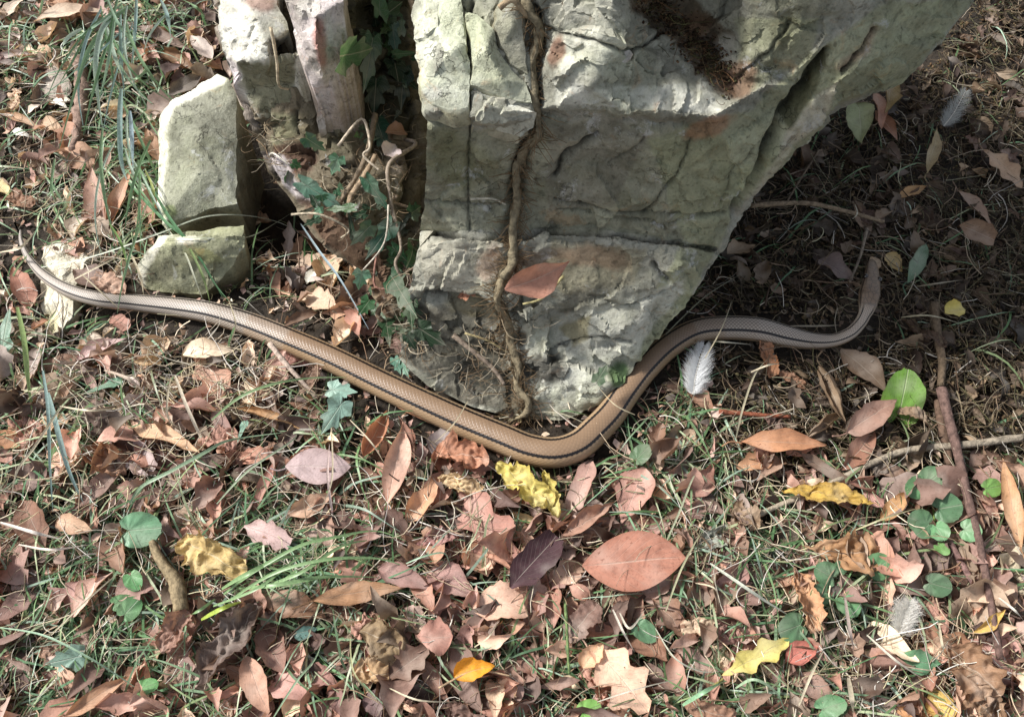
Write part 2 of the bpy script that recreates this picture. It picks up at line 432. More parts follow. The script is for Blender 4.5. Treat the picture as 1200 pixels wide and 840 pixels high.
    for pa in patches:
        col = np.array(lin(pa[-2])); st = pa[-1]
        if pa[0] == 'e':
            _k, x, y, rx, ry, ang = pa[:6]
            a = math.radians(ang); dx = P[:, 0] - x; dy = P[:, 1] - y
            r = np.hypot((dx * math.cos(a) + dy * math.sin(a)) / rx, (-dx * math.sin(a) + dy * math.cos(a)) / ry) + wx * 0.022
            w = np.clip((1.15 - r) / 0.4, 0, 1) * st
        elif pa[0] == 'p':
            pg = pa[1]; q = P + np.stack([wx * .35, -wx * .3], 1)
            ins = inside(q, pg); d = poly_d(q, list(pg) + [pg[0]]) * np.where(ins, 1, -1)
            w = np.clip((d + 1.5) / 4, 0, 1) * st
        else:                                              # 'l' line
            _k, pl, wd = pa[:3]; q = P + np.stack([wx * .3, wx * .3], 1)
            w = np.exp(-(poly_d(q, pl) / wd) ** 2) * st
        C = C * (1 - w[:, None]) + col * w[:, None]
    C *= (1 - CR * .82)[:, None] * np.array([1, .97, .9])                # depth shade of the cracks painted into the colour
    if rough: C *= (1 + .10 * tone)[:, None]
    # skirts close the stone down into the ground
    order = list(range(nb))
    # after the cdt the first nb input points may be renumbered: find them again
    from_b = []
    kd = {}
    for i, p in enumerate(P): kd[(round(p[0], 2), round(p[1], 2))] = i
    for p in bp:
        k = (round(p[0], 2), round(p[1], 2))
        i = kd.get(k)
        if i is None: i = int(np.argmin(np.hypot(*(P - p).T)))
        from_b.append(i)
    from_b = [i for k, i in enumerate(from_b) if i != from_b[k - 1]]
    nb = len(from_b)
    ctr = np.array(center if center is not None else W[from_b].mean(0)[:2])
    rings = [from_b]; VW = [W]; VC = [C]; cnt = len(W); FF = [F]
    rb = random.Random(seed)
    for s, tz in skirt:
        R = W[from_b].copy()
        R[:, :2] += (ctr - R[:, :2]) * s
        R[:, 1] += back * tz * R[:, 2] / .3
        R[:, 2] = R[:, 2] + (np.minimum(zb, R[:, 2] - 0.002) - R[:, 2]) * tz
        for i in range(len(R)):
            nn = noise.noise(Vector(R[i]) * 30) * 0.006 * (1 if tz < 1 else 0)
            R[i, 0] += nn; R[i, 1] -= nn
        rings.append(list(range(cnt, cnt + nb))); cnt += nb; VW.append(R); VC.append(C[from_b] * (0.85 - .35 * tz) * np.array([1, .93, .82]))  # skirt colour darkens downwards, crevice shade painted in
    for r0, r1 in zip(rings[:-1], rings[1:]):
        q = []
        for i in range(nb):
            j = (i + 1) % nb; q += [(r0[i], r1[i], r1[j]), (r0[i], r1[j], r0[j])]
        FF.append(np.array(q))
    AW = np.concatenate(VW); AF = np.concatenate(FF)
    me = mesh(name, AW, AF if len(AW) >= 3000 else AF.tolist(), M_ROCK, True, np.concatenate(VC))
    try: me.set_sharp_from_angle(angle=math.radians(38))
    except Exception: pass
    o = link(name, me, parent)
    BVHS.append(BVHTree.FromPolygons([tuple(v) for v in AW], [tuple(int(k) for k in f) for f in AF]))
    return o

def surf(px, py, lift=0.0):
    d = ray(px, py).normalized(); best = None
    for b in BVHS:
        h = b.ray_cast(CAMP, d)
        if h[0] is not None and (best is None or h[3] < best[1]): best = (h, h[3])
    g = on_ground(px, py, lift)
    if best is not None and best[1] < (g - CAMP).length:
        n = best[0][1]
        if n.dot(d) > 0: n = -n
        return best[0][0] + n * lift, n
    return g, Vector((0, 0, 1))

# the big boulder: its outline, ledge, facets and cracks
B_OUT = [(482, -420, .37), (486, -80, .31), (487, 0, .30), (490, 60, .285), (494, 112, .265), (500, 150, .245), (499, 205, .195), (496, 245, .155),
         (491, 290, .12), (482, 335, .085), (472, 380, .058), (468, 420, .032), (500, 452, .02), (556, 477, .010), (620, 492, .004), (664, 491, .004),
         (702, 472, .010), (737, 438, .03), (768, 398, .05), (800, 360, .08), (822, 325, .105), (842, 295, .125), (868, 262, .145), (884, 238, .16),
         (903, 208, .178), (930, 178, .20), (955, 152, .215), (985, 128, .23), (1018, 114, .245), (1058, 92, .255), (1096, 58, .28), (1140, 0, .305), (1235, -150, .40), (1330, -420, .52)]  # unseen top beyond the frame raised to shade the right side
B_CTRL = [(600, -420, .47), (800, -420, .56), (1050, -420, .60), (850, -150, .40), (1050, -130, .42), (650, -150, .37), (560, 0, .305), (640, 0, .32), (720, 0, .335), (640, 60, .292), (700, 70, .296), (740, 45, .305),  # topmost heights lie out of view, raised for the shadow they cast
          (760, 20, .29), (800, 25, .285), (835, 55, .278), (850, 95, .272), (775, 75, .285), (690, 100, .287), (560, 70, .288), (520, 60, .292),
          (880, 20, .315), (880, 75, .290), (950, 20, .325), (900, 100, .28), (1030, 10, .325), (1050, 50, .30),
          (540, 200, .192), (590, 205, .187), (640, 200, .195), (700, 190, .208), (760, 190, .212), (820, 190, .215), (850, 215, .198), (800, 240, .175), (700, 240, .168), (560, 245, .153), (860, 170, .232),
          (520, 310, .118), (560, 305, .122), (575, 330, .105), (620, 300, .12), (680, 295, .128), (740, 300, .130), (790, 305, .128),
          (700, 345, .098), (640, 350, .09), (620, 385, .062), (560, 385, .056), (510, 370, .066), (500, 400, .050), (540, 430, .034), (590, 440, .028), (640, 445, .030),
          (690, 400, .062), (740, 380, .075), (770, 340, .098), (700, 440, .032), (660, 400, .054), (600, 410, .035)]
B_CREASE = [[(499, 128, .262), (550, 132, .262), (590, 142, .258), (625, 137, .262), (642, 126, .266), (700, 126, .268), (735, 131, .268), (775, 132, .270), (832, 139, .268), (858, 124, .272)],
            [(500, 140, .246), (552, 146, .240), (590, 160, .232), (626, 152, .240), (645, 140, .250), (700, 139, .252), (770, 145, .250), (832, 150, .252), (862, 140, .256)],
            [(486, 268, .139), (540, 270, .139), (600, 277, .133), (640, 266, .139), (700, 268, .140), (760, 276, .142), (810, 285, .136), (838, 296, .126)],
            [(486, 276, .141), (540, 279, .142), (600, 286, .136), (640, 275, .142), (700, 277, .143), (760, 285, .142), (806, 292, .135)],
            [(492, 338, .092), (530, 336, .096), (560, 344, .093), (600, 362, .082), (614, 372, .072)],
            [(488, 350, .075), (530, 352, .076), (560, 362, .070), (596, 378, .062)],
            [(966, 58, .302), (940, 100, .272), (912, 145, .243), (890, 185, .215), (872, 225, .185), (862, 252, .162)],
            [(980, 66, .297), (966, 105, .272), (938, 145, .243), (908, 180, .218), (888, 218, .184), (872, 246, .164)],
            [(986, 96, .286), (966, 136, .245), (925, 178, .214), (893, 220, .178)],
            [(612, 372, .072), (660, 362, .082), (720, 340, .100), (762, 320, .113)],
            [(625, 388, .060), (668, 374, .071), (722, 356, .087)]]
GREY = (160, 160, 152); PALE = (190, 192, 188); OLV = (142, 145, 110); DK = (92, 88, 74); RED = (124, 98, 82); GRN = (140, 144, 120)
boul = empty("boulder", at(700, 440, 0))
tag(boul, "huge grey-green weathered boulder in the upper middle with the snake curving round its foot", "boulder")
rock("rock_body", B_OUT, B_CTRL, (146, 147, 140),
     patches=[('p', [(490, 145), (620, 150), (640, 140), (840, 150), (860, 200), (835, 285), (640, 268), (486, 270)], (134, 135, 119), .8),
              ('p', [(640, 145), (720, 140), (760, 160), (720, 240), (640, 250)], (122, 120, 111), .7),
              ('p', [(760, 160), (880, 130), (950, 60), (1040, 0), (1140, 0), (1060, 95), (980, 125), (880, 235), (820, 320), (790, 400), (745, 425), (770, 330), (800, 280)], GRN, .75),
              ('p', [(860, 20), (960, 20), (950, 70), (870, 110)], (146, 149, 128), .7),
              ('p', [(650, 95), (700, 105), (830, 95), (845, 130), (800, 134), (700, 122), (650, 122)], PALE, .8),
              ('e', 700, 60, 55, 30, 0, (168, 170, 164), .6), ('e', 500, 60, 16, 60, 0, (190, 194, 182), .5),
              ('p', [(745, -20), (800, -20), (860, 40), (862, 110), (840, 108), (800, 60), (760, 40), (735, 10)], (90, 74, 58), .8),
              ('e', 868, 92, 22, 22, 0, RED, .85), ('e', 815, 30, 16, 22, 30, (106, 80, 60), .7), ('e', 655, 60, 10, 22, 10, (110, 75, 58), .8),
              ('e', 540, 190, 45, 28, 10, (112, 113, 88), .65), ('e', 515, 160, 22, 14, 0, (108, 109, 84), .6),
              ('e', 830, 150, 30, 10, -20, (150, 105, 80), .6),
              ('p', [(490, 285), (570, 280), (585, 330), (560, 345), (500, 335)], (158, 156, 146), .7), ('e', 575, 305, 14, 22, 20, (150, 120, 105), .5),
              ('p', [(645, 280), (760, 290), (740, 330), (670, 345), (630, 330)], (150, 146, 128), .8), ('e', 700, 300, 45, 14, 8, (152, 126, 104), .6),
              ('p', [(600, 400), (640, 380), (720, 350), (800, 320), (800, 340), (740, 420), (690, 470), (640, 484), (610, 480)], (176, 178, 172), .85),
              ('p', [(640, 360), (700, 330), (760, 318), (700, 350), (660, 372)], (112, 110, 100), .7),
              ('p', [(655, 385), (695, 365), (690, 400), (670, 410)], (142, 136, 108), .8),
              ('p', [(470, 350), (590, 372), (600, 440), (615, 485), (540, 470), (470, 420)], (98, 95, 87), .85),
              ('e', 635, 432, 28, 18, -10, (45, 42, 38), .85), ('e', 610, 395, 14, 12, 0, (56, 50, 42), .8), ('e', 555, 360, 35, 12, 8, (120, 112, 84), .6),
              ('e', 850, 60, 16, 20, 0, PALE, .5), ('e', 725, 438, 14, 12, -40, (70, 96, 60), .9),
              ('p', [(985, 96), (968, 134), (925, 178), (893, 222), (868, 258), (895, 205), (925, 150), (955, 112)], (172, 168, 158), .8),
              ('p', [(968, 55), (940, 98), (912, 140), (930, 148), (955, 108), (970, 75)], (74, 74, 52), .8),
              ('l', [(985, 80), (1010, 58), (1025, 35)], 5, (150, 128, 112), .7)],
     cracks=[([(486, 272), (600, 281), (640, 270), (760, 280), (838, 293)], 3.0, .006),
             ([(552, 0), (548, 60), (552, 90), (549, 128)], 3.0, .007), ([(625, 10), (632, 70), (630, 140)], 6, .008), ([(620, 150), (606, 210), (600, 280)], 7, .010),
             ([(552, 145), (548, 200), (550, 268)], 2.0, .003), ([(484, 232), (560, 240), (600, 236)], 2.0, .003),
             ([(650, 206), (660, 185), (700, 160)], 4, .006), ([(650, 232), (730, 250), (850, 252)], 2.2, .003), ([(650, 245), (780, 262), (860, 245)], 1.8, .0025),
             ([(810, 165), (790, 210), (755, 250)], 2.2, .003), ([(715, 195), (740, 175), (755, 160)], 1.8, .002),
             ([(968, 60), (910, 145), (862, 252)], 6, .012), ([(1025, 35), (1005, 60), (985, 88)], 3, .006), ([(640, 35), (700, 42), (740, 60), (780, 40)], 2.6, .004),
             ([(925, 25), (900, 62), (860, 95)], 2.2, .003), ([(880, 170), (858, 200), (845, 240)], 2, .002),
             ([(766, 305), (780, 322)], 4, .006), ([(600, 300), (612, 360)], 2.0, .003), ([(500, 345), (560, 350), (605, 372)], 4, .007),
             ([(690, 345), (740, 355), (790, 330)], 2, .002), ([(640, 410), (700, 395), (740, 400)], 2.2, .003)],
     creases=B_CREASE, step=2.2, amp=.0034, facet=.0030,
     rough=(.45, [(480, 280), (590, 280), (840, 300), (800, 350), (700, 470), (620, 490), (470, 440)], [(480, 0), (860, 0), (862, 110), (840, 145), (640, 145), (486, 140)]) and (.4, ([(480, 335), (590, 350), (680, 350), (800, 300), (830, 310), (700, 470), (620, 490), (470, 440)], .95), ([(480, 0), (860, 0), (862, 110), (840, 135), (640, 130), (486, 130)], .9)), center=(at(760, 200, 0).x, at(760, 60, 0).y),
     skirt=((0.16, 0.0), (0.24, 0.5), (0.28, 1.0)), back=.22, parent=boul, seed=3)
# cracked plates lying on the boulder's shoulder
for i, (o, c, b, pt) in enumerate([
    ([(487, -40, .314), (541, -40, .316), (541, 0, .311), (546, 50, .297), (551, 88, .283), (549, 124, .268), (525, 127, .266), (506, 120, .268), (494, 104, .274), (492, 40, .293)],
     [(505, 20, .303), (510, 80, .285), (530, 60, .298)], (186, 190, 178), [('l', [(503, -40), (504, 70)], 3, (120, 122, 112), .6), ('e', 505, 108, 14, 8, 0, (214, 216, 212), .9)]),
    ([(546, 12, .309), (560, 16, .309), (578, 32, .306), (583, 58, .296), (598, 80, .286), (616, 96, .279), (625, 120, .271), (600, 115, .273), (553, 98, .280), (556, 70, .291)],
     [(570, 60, .301), (590, 95, .284)], (168, 172, 158), []),
    ([(553, 104, .276), (590, 116, .272), (628, 130, .268), (626, 150, .250), (608, 158, .242), (585, 152, .243), (570, 147, .245), (553, 146, .244)],
     [(590, 132, .268)], (174, 176, 168), [('l', [(555, 106), (628, 132)], 4, (212, 214, 208), .8)]),
    ([(588, -30, .327), (612, -30, .327), (612, 30, .307), (618, 85, .284), (600, 74, .288), (588, 54, .297), (582, 30, .306)], [(600, 30, .309)], (140, 140, 130), [])]):
    rock("rock_plate", o, c, b, pt, step=2.6, amp=.0014, zb=.2, parent=boul, seed=20 + i, skirt=((0.0, 0.05), (0.02, 0.25)), edge_round=.0015)

# fractured rock to the left of the boulder
frac = empty("fractured_rock", at(400, 340, 0))
tag(frac, "fractured layered rock with whitish broken tops and rusty foot, left of the boulder", "rock")
L_OUT = [(240, -280, .22), (246, -60, .19), (250, 0, .175), (254, 40, .155), (272, 88, .13), (292, 132, .112), (306, 178, .094), (318, 205, .084), (343, 238, .068), (372, 276, .05),
         (402, 305, .042), (428, 328, .034), (450, 362, .022), (474, 408, .008), (490, 400, .0), (500, 330, .03), (508, 250, .06), (510, 180, .075), (506, 110, .09), (500, 0, .12), (498, -280, .15)]
L_CTRL = [(330, 0, .20), (300, 100, .13), (330, 120, .135), (330, 160, .11), (350, 150, .12), (380, 130, .14), (400, 150, .125), (380, 180, .11), (340, 195, .092),
          (370, 215, .1), (390, 240, .085), (420, 250, .09), (440, 280, .07), (410, 285, .065), (450, 320, .055), (462, 360, .038), (420, 200, .105), (440, 150, .105), (440, 80, .115), (430, 0, .13), (455, 60, .12), (455, 150, .11),
          (400, 60, .19), (405, 0, .22), (470, 200, .10), (465, 260, .075), (470, 320, .035), (400, -280, .25)]
rock("rock_body", L_OUT, L_CTRL, (112, 104, 90),
     patches=[('p', [(310, 130), (345, 135), (345, 160), (320, 172)], (118, 117, 98), .9), ('p', [(380, 105), (420, 100), (415, 180), (385, 190)], (96, 92, 78), .8),
              ('p', [(320, 170), (360, 165), (370, 200), (335, 210)], (84, 62, 52), .9), ('p', [(306, 180), (330, 180), (375, 225), (360, 245), (330, 215)], (196, 190, 200), .75),
              ('p', [(345, 230), (400, 240), (450, 300), (470, 400), (440, 345), (400, 300)], (96, 74, 60), .9),
              ('p', [(400, 0), (478, 0), (484, 150), (440, 170), (410, 120)], (46, 48, 40), .85), ('e', 470, 185, 16, 30, 0, (150, 140, 135), .8),
              ('e', 478, 320, 9, 18, 0, (215, 190, 196), .8), ('l', [(250, 0), (268, 70), (300, 150)], 3.5, (190, 180, 178), .7), ('e', 305, 15, 20, 16, 0, (120, 88, 72), .9)],
     cracks=[([(290, 110), (306, 160), (325, 210)], 3, .005), ([(352, 40), (362, 90), (372, 150)], 5, .01), ([(345, 130), (346, 160)], 2.5, .004), ([(380, 190), (420, 195)], 3, .005), ([(372, 140), (400, 165)], 2, .003),
             ([(484, 150), (486, 200), (478, 240)], 6, .012)],
     step=2.6, amp=.0035, facet=.0042, rough=(1.0,), parent=frac, seed=5, center=(at(420, 100, 0).x + .03, at(420, 0, 0).y), skirt=((0.1, 0.15), (0.3, 0.6), (0.34, 1.0)), zb=-.09)
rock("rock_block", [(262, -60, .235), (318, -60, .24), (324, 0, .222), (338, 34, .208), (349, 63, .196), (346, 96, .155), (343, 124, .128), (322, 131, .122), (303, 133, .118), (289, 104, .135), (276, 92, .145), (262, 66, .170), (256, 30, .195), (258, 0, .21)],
     [(300, 20, .218), (310, 50, .205), (310, 100, .148)], (196, 196, 192),
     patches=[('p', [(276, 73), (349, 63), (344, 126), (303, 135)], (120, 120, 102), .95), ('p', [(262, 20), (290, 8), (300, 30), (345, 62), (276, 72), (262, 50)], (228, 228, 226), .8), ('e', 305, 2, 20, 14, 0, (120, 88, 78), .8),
              ('e', 320, 46, 6, 4, 0, (60, 55, 48), .9), ('p', [(262, 62), (276, 74), (288, 104), (274, 96)], (196, 188, 196), .9)],
     creases=[[(262, 64, .176), (277, 73, .186), (312, 68, .194), (349, 62, .1965)]], cracks=[([(300, 25), (294, 45), (290, 60)], 1.5, .002)], step=2.6, amp=.0016, facet=.001, parent=frac, seed=7, zb=.08, skirt=((0.03, 0.3), (0.12, 1.0)), edge_round=.001)
rock("rock_block", [(322, -60, .262), (398, -60, .265), (402, 0, .248), (404, 30, .232), (392, 60, .212), (389, 85, .192), (383, 106, .172), (381, 150, .128), (373, 150, .128), (370, 104, .175), (356, 78, .196), (342, 38, .222), (333, 0, .245)],
     [(370, 20, .246), (372, 60, .226), (378, 90, .194)], (190, 182, 186),
     patches=[('e', 376, 50, 8, 32, -6, (176, 128, 122), .85), ('e', 385, 40, 5, 40, 0, (216, 214, 216), .5), ('e', 360, 10, 18, 12, 0, (180, 180, 176), .6)], cracks=[([(371, 22), (376, 40)], 1.6, .003)], step=2.6, amp=.002, facet=.001, parent=frac, seed=8, zb=.08, skirt=((0.03, 0.3), (0.12, 1.0)), edge_round=.001)

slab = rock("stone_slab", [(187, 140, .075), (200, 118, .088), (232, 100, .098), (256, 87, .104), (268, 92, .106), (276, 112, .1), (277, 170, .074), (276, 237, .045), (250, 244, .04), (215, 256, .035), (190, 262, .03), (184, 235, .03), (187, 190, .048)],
     [(235, 150, .088), (235, 200, .066), (262, 200, .064)], (140, 142, 131), patches=[('p', [(180, 262), (186, 138), (200, 115), (256, 84), (266, 96), (204, 128), (199, 150), (193, 262)], (226, 228, 220), .95), ('e', 198, 248, 10, 8, 0, (110, 125, 70), .6)],  # bevel painted near-white, sunlight put into its colour
     creases=[[(263, 98, .1055), (204, 129, .092), (199, 170, .070), (194, 258, .036)]], step=2.6, amp=.0006, facet=.0003, seed=9, skirt=((0.0, 0.2), (0.08, 0.7), (0.1, 1.0)), edge_round=.001)
tag(slab, "upright pale grey-green stone slab with a bright bevelled edge, left of the dark hollow", "stone")
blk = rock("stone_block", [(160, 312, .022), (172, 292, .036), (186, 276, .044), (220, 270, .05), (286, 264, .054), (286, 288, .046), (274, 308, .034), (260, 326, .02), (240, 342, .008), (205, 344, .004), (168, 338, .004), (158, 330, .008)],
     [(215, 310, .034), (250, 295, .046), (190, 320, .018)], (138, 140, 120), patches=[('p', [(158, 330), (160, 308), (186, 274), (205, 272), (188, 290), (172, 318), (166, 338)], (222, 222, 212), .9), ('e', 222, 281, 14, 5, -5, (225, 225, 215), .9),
     ('e', 190, 318, 20, 14, -20, (92, 90, 76), .6), ('e', 240, 300, 25, 10, 10, (140, 142, 92), .5)],
     creases=[[(184, 290, .046), (230, 280, .055), (284, 276, .053)]], step=2.6, amp=.0012, facet=.0012, seed=10, edge_round=.001)
tag(blk, "small angular grey stone block under the pale slab, just above the snake's tail", "stone")
flat = rock("flat_stone", [(46, 330, .006), (52, 290, .009), (80, 278, .012), (112, 284, .013), (122, 296, .01), (100, 310, .016), (88, 335, .016), (84, 372, .014), (70, 396, .006), (56, 392, .004), (48, 360, .005)],
     [(75, 310, .018), (68, 350, .017)], (200, 196, 184), patches=[('e', 95, 292, 14, 6, 0, (205, 165, 165), .7), ('e', 58, 380, 12, 18, 0, (180, 172, 130), .6)], step=2.6, amp=.0022, facet=.0015, seed=12)
tag(flat, "flat whitish stone sunk in the litter under the snake's tail", "stone")

# ------------------------------------------------------------------ tubes
def catmull(P, R, per=6):
    P = [Vector(p) for p in P]; out = []; rr = []
    n = len(P)
    for i in range(n - 1):
        p0 = P[max(i - 1, 0)]; p1 = P[i]; p2 = P[i + 1]; p3 = P[min(i + 2, n - 1)]
        for k in range(per):
            t = k / per
            out.append(0.5 * ((2 * p1) + (p2 - p0) * t + (2 * p0 - 5 * p1 + 4 * p2 - p3) * t * t + (3 * p1 - p0 - 3 * p2 + p3) * t ** 3))
            rr.append(R[i] * (1 - t) + R[i + 1] * t)
    out.append(P[-1]); rr.append(R[-1])
    return out, rr
def tube(P, R, seg=8, rough=0.0, seed=0, flat=1.0):
    V = []; F = []; n = len(P)
    for i, p in enumerate(P):
        d = (P[min(i + 1, n - 1)] - P[max(i - 1, 0)])
        if d.length < 1e-9: d = Vector((1, 0, 0))
        d.normalize(); s = d.cross(Vector((0, 0, 1)))
        if s.length < 1e-3: s = Vector((1, 0, 0))
        s.normalize(); u = s.cross(d)
        for k in range(seg):
            a = 2 * PI * k / seg; r = R[i]
            if rough: r *= 1 + rough * noise.noise(p * 120 + Vector((math.cos(a), math.sin(a), seed)) * 1.3)
            V.append(p + s * (math.cos(a) * r) + u * (math.sin(a) * r * flat))
    for i in range(n - 1):
        for k in range(seg):
            a = i * seg + k; b = i * seg + (k + 1) % seg
            F.append((a, b, b + seg, a + seg))
    F.append(tuple(range(seg - 1, -1, -1))); F.append(tuple((n - 1) * seg + k for k in range(seg)))
    return [tuple(v) for v in V], F
def setcol(o, c): o.color = (*lin(c), 1)

# ------------------------------------------------------------------ snake
SN = [(24, 270, 1.2, .018), (25, 283, 2.6, .016), (34, 303, 4.4, .013), (53, 324, 6.6, .014), (82, 341, 8.2, .018), (118, 351, 9.4, .016), (160, 355, 10.6, .006), (206, 360, 12.2, .003), (250, 367, 13.6, .003),
      (295, 381, 15, .003), (342, 400, 15.6, .003), (390, 421, 16.2, .004), (438, 445, 17, .005), (490, 470, 17.6, .005), (542, 494, 18.4, .005), (590, 514, 18.6, .005), (620, 526, 18.6, .005), (650, 530, 18.8, .005), (677, 522, 18.6, .005), (698, 504, 18.2, .004),
      (716, 485, 17.6, .003), (734, 459, 17, .003), (757, 430, 16.4, .003), (784, 405, 15.4, .003), (815, 388, 14.6, .004), (850, 384, 14.6, .006), (888, 386, 15, .008), (922, 394, 13.6, .008),
      (950, 399, 10.6, .009), (975, 399, 8.2, .014), (994, 392, 7.6, .022), (1006, 381, 7.0, .028), (1013, 369, 7.2, .034), (1017, 357, 10.6, .037), (1019, 345, 12.4, .039), (1021, 332, 10.4, .040), (1022, 320, 8.0, .040), (1022, 310, 5.6, .039), (1022, 305, 2.4, .038)]
def build_snake():
    P = []; R = []
    for x, y, r, z in SN:
        rm = r * pixm(at(x, y, .02)); p = on_ground(x, y, z + rm); P.append(p); R.append(rm)
    P, R = catmull(P, R, 9)
    seg = 36; V = []; F = []; UV = []; C = []
    s = 0.0; n = len(P); rows = 0.0
    for i, p in enumerate(P):
        d = (P[min(i + 1, n - 1)] - P[max(i - 1, 0)]).normalized()
        if i: s += (P[i] - P[i - 1]).length; rows += (P[i] - P[i - 1]).length / max(0.0011, R[i] * 0.145)
        sd = d.cross(Vector((0, 0, 1))).normalized(); u = sd.cross(d)
        t = i / (n - 1); px = SN[min(len(SN) - 1, i // 9)][0]
        g = max(0, min(1, (340 - px) / 110)) * 0.95 + max(0, min(1, (px - 770) / 90)) * 0.8
        if px > 640 and px < 720: g = 0.0
        head = i > (len(SN) - 6) * 9
        for k in range(seg + 1):
            a = 2 * PI * k / seg - PI                      # 0 = back, +-pi = belly
            fl = 0.86 if not head else 0.66
            ca = math.cos(a); sa = math.sin(a)
            rr = R[i]
            zz = ca * rr * fl
            if ca < -0.4: zz = max(zz, -rr * 0.62)         # flattened belly
            V.append(p + sd * (sa * rr * (1.0 + 0.03 * math.cos(2 * a))) + u * zz)
            UV.append((rows, k / seg - 0.5)); C.append((min(1, g), max(0.0, min(1.0, (i - (len(SN) - 6.6) * 9) / 8)), 0))
    w = seg + 1
    for i in range(n - 1):
        for k in range(seg): a = i * w + k; F.append((a, a + 1, a + 1 + w, a + w))
    V.append(P[0]); UV.append((0, 0)); C.append((1, 0, 0)); V.append(P[-1] + (P[-1] - P[-2])); UV.append((rows, 0)); C.append((.5, 0, 0))
    for k in range(seg):
        F.append((len(V) - 2, k + 1, k)); F.append((len(V) - 1, (n - 1) * w + k, (n - 1) * w + k + 1))
    me = mesh("body", V, F, M_SNAKE, True, np.array(C), UV)
    root = empty("snake", P[len(P) // 2].copy()); root.location.z = 0
    tag(root, 'long tan snake with two black lines along its back, winding round the boulder', "snake")
    link("body", me, root)
    # eyes
    i = (len(SN) - 4) * 9 + 3; p = P[i]; d = (P[i + 2] - P[i - 2]).normalized(); sd = d.cross(Vector((0, 0, 1))).normalized(); u = sd.cross(d)
    for sg in (-1, 1):
        c = p + sd * (sg * R[i] * 0.80) + u * (R[i] * 0.36); r = 0.0026; ev = []; ef = []
        for a in range(7):
            for b in range(10):
                th = PI * a / 6; ph = 2 * PI * b / 10
                ev.append(c + Vector((math.sin(th) * math.cos(ph), math.sin(th) * math.sin(ph), math.cos(th))) * r)
        for a in range(6):
            for b in range(10): ef.append((a * 10 + b, a * 10 + (b + 1) % 10, (a + 1) * 10 + (b + 1) % 10, (a + 1) * 10 + b))
        link("eye", mesh("eye", [tuple(v) for v in ev], ef, M_EYE), root)
build_snake()
# ------------------------------------------------------------------ leaves
def prof(kind, t):
    if kind == 'ell': return math.sin(PI * t) ** 0.8
    if kind == 'ova': return math.sin(PI * t ** 0.72) ** 0.85
    if kind == 'obo': return math.sin(PI * t ** 1.45) ** 0.85
    if kind == 'lan': return math.sin(PI * t ** 0.85) ** 1.15
    if kind == 'str': return min(1, 6 * t, 5 * (1 - t) + .25)
    if kind == 'oak': return (math.sin(PI * t ** 1.2) ** 0.7) * (0.74 + 0.26 * math.cos(t * 6.0 * PI))
    if kind == 'torn': return min(1, 3.2 * t + .12) * (1.0 if t < .75 else 1 - (t - .75) * 1.6)
    return math.sin(PI * t)
def leaf_geo(kind, L, Wd, c=0.3, f=0.15, b=0.1, k=0.0, w=0.05, seed=0, nx=16, ny=8, twist=0.0, rag=0.06):
    """long leaf: base at the origin, tip at +x; c curls the sides up, b arches it, k crumples it."""
    rnd = random.Random(seed); ph = rnd.uniform(0, 9); V = []; UV = []; F = []
    if k > .25: nx, ny = max(nx, 40), max(ny, 22); rag = max(rag, .24)
    for i in range(nx + 1):
        t = i / nx; pr = max(prof(kind, t), 0.015)
        for j in range(ny + 1):
            s = -1 + 2 * j / ny
            e = 1 + rag * (noise.noise(Vector((t * 7, (s > 0) * 5.0 + seed, 2))) * 2 + noise.noise(Vector((t * 22, (s > 0) * 5.0 + seed, 7)))) * abs(s)
            hw = pr * Wd / 2 * e; y0 = s * hw
            sw = math.sin(t * 3.0 + ph) * 0.06 * Wd
            if abs(c) > 0.02:
                ang = c * PI * s * 0.5 * min(1.6, 0.7 + 0.6 * math.sin(t * 4 + ph) ** 2); rad = hw / max(abs(c) * PI * 0.5, 1e-3)
                y = math.sin(abs(c) * PI * 0.5 * s) * rad; z = (1 - math.cos(ang)) * rad * (1 if c > 0 else -1)
            else: y = y0; z = 0
            z += f * abs(y0) + w * Wd * math.sin(t * 11 + ph + (1.5 if s > 0 else 0)) * abs(s) ** 2
            z += b * L * 4 * t * (1 - t) * 0.5
            x = t * L; y += sw
            if twist:
                a = twist * (t - .3); y, z = y * math.cos(a) - z * math.sin(a), y * math.sin(a) + z * math.cos(a)
            if k:
                q = Vector((x, y0, seed * .37)) * (2.6 / max(Wd, .01))
                n1 = noise.noise_vector(q * .9); n2 = noise.noise_vector(q * 3.1); r1_ = 1 - abs(noise.noise(q * 1.5)) * 3.0; r2_ = 1 - abs(noise.noise(q * 3.3 + Vector((7, 0, 0)))) * 3.2
                pl_ = abs(math.sin(t * 13 - 3.5 * abs(s) + 2.2 * n1.x)) if k > .3 else 0
                z += k * Wd * (0.30 * n1.z + 0.10 * n2.z + 0.24 * r1_ + 0.05 * r2_ + 0.09 * pl_); y += k * Wd * (0.32 * n1.y + 0.10 * n2.y); x += k * Wd * (0.30 * n1.x + .10 * n2.x)
            V.append((x, y, z)); UV.append((t, s))
    for i in range(nx):
        for j in range(ny):
            a = i * (ny + 1) + j; F.append((a, a + 1, a + ny + 2, a + ny + 1))
    return V, F, UV
IVY = [(0, .02), (-.10, .16), (-.12, .30), (.10, .44), (.22, .50), (.30, .34), (.42, .24), (.58, .36), (.66, .34), (.66, .20), (.82, .10), (1, 0)]
IVY2 = [(0, .02), (-.06, .12), (.02, .26), (.16, .34), (.30, .24), (.40, .18), (.56, .17), (.78, .09), (1, 0)]
ROUND = [(.10, .02), (-.06, .12), (-.10, .27), (.02, .42), (.22, .51), (.45, .53), (.68, .46), (.86, .32), (.97, .15), (1, 0)]
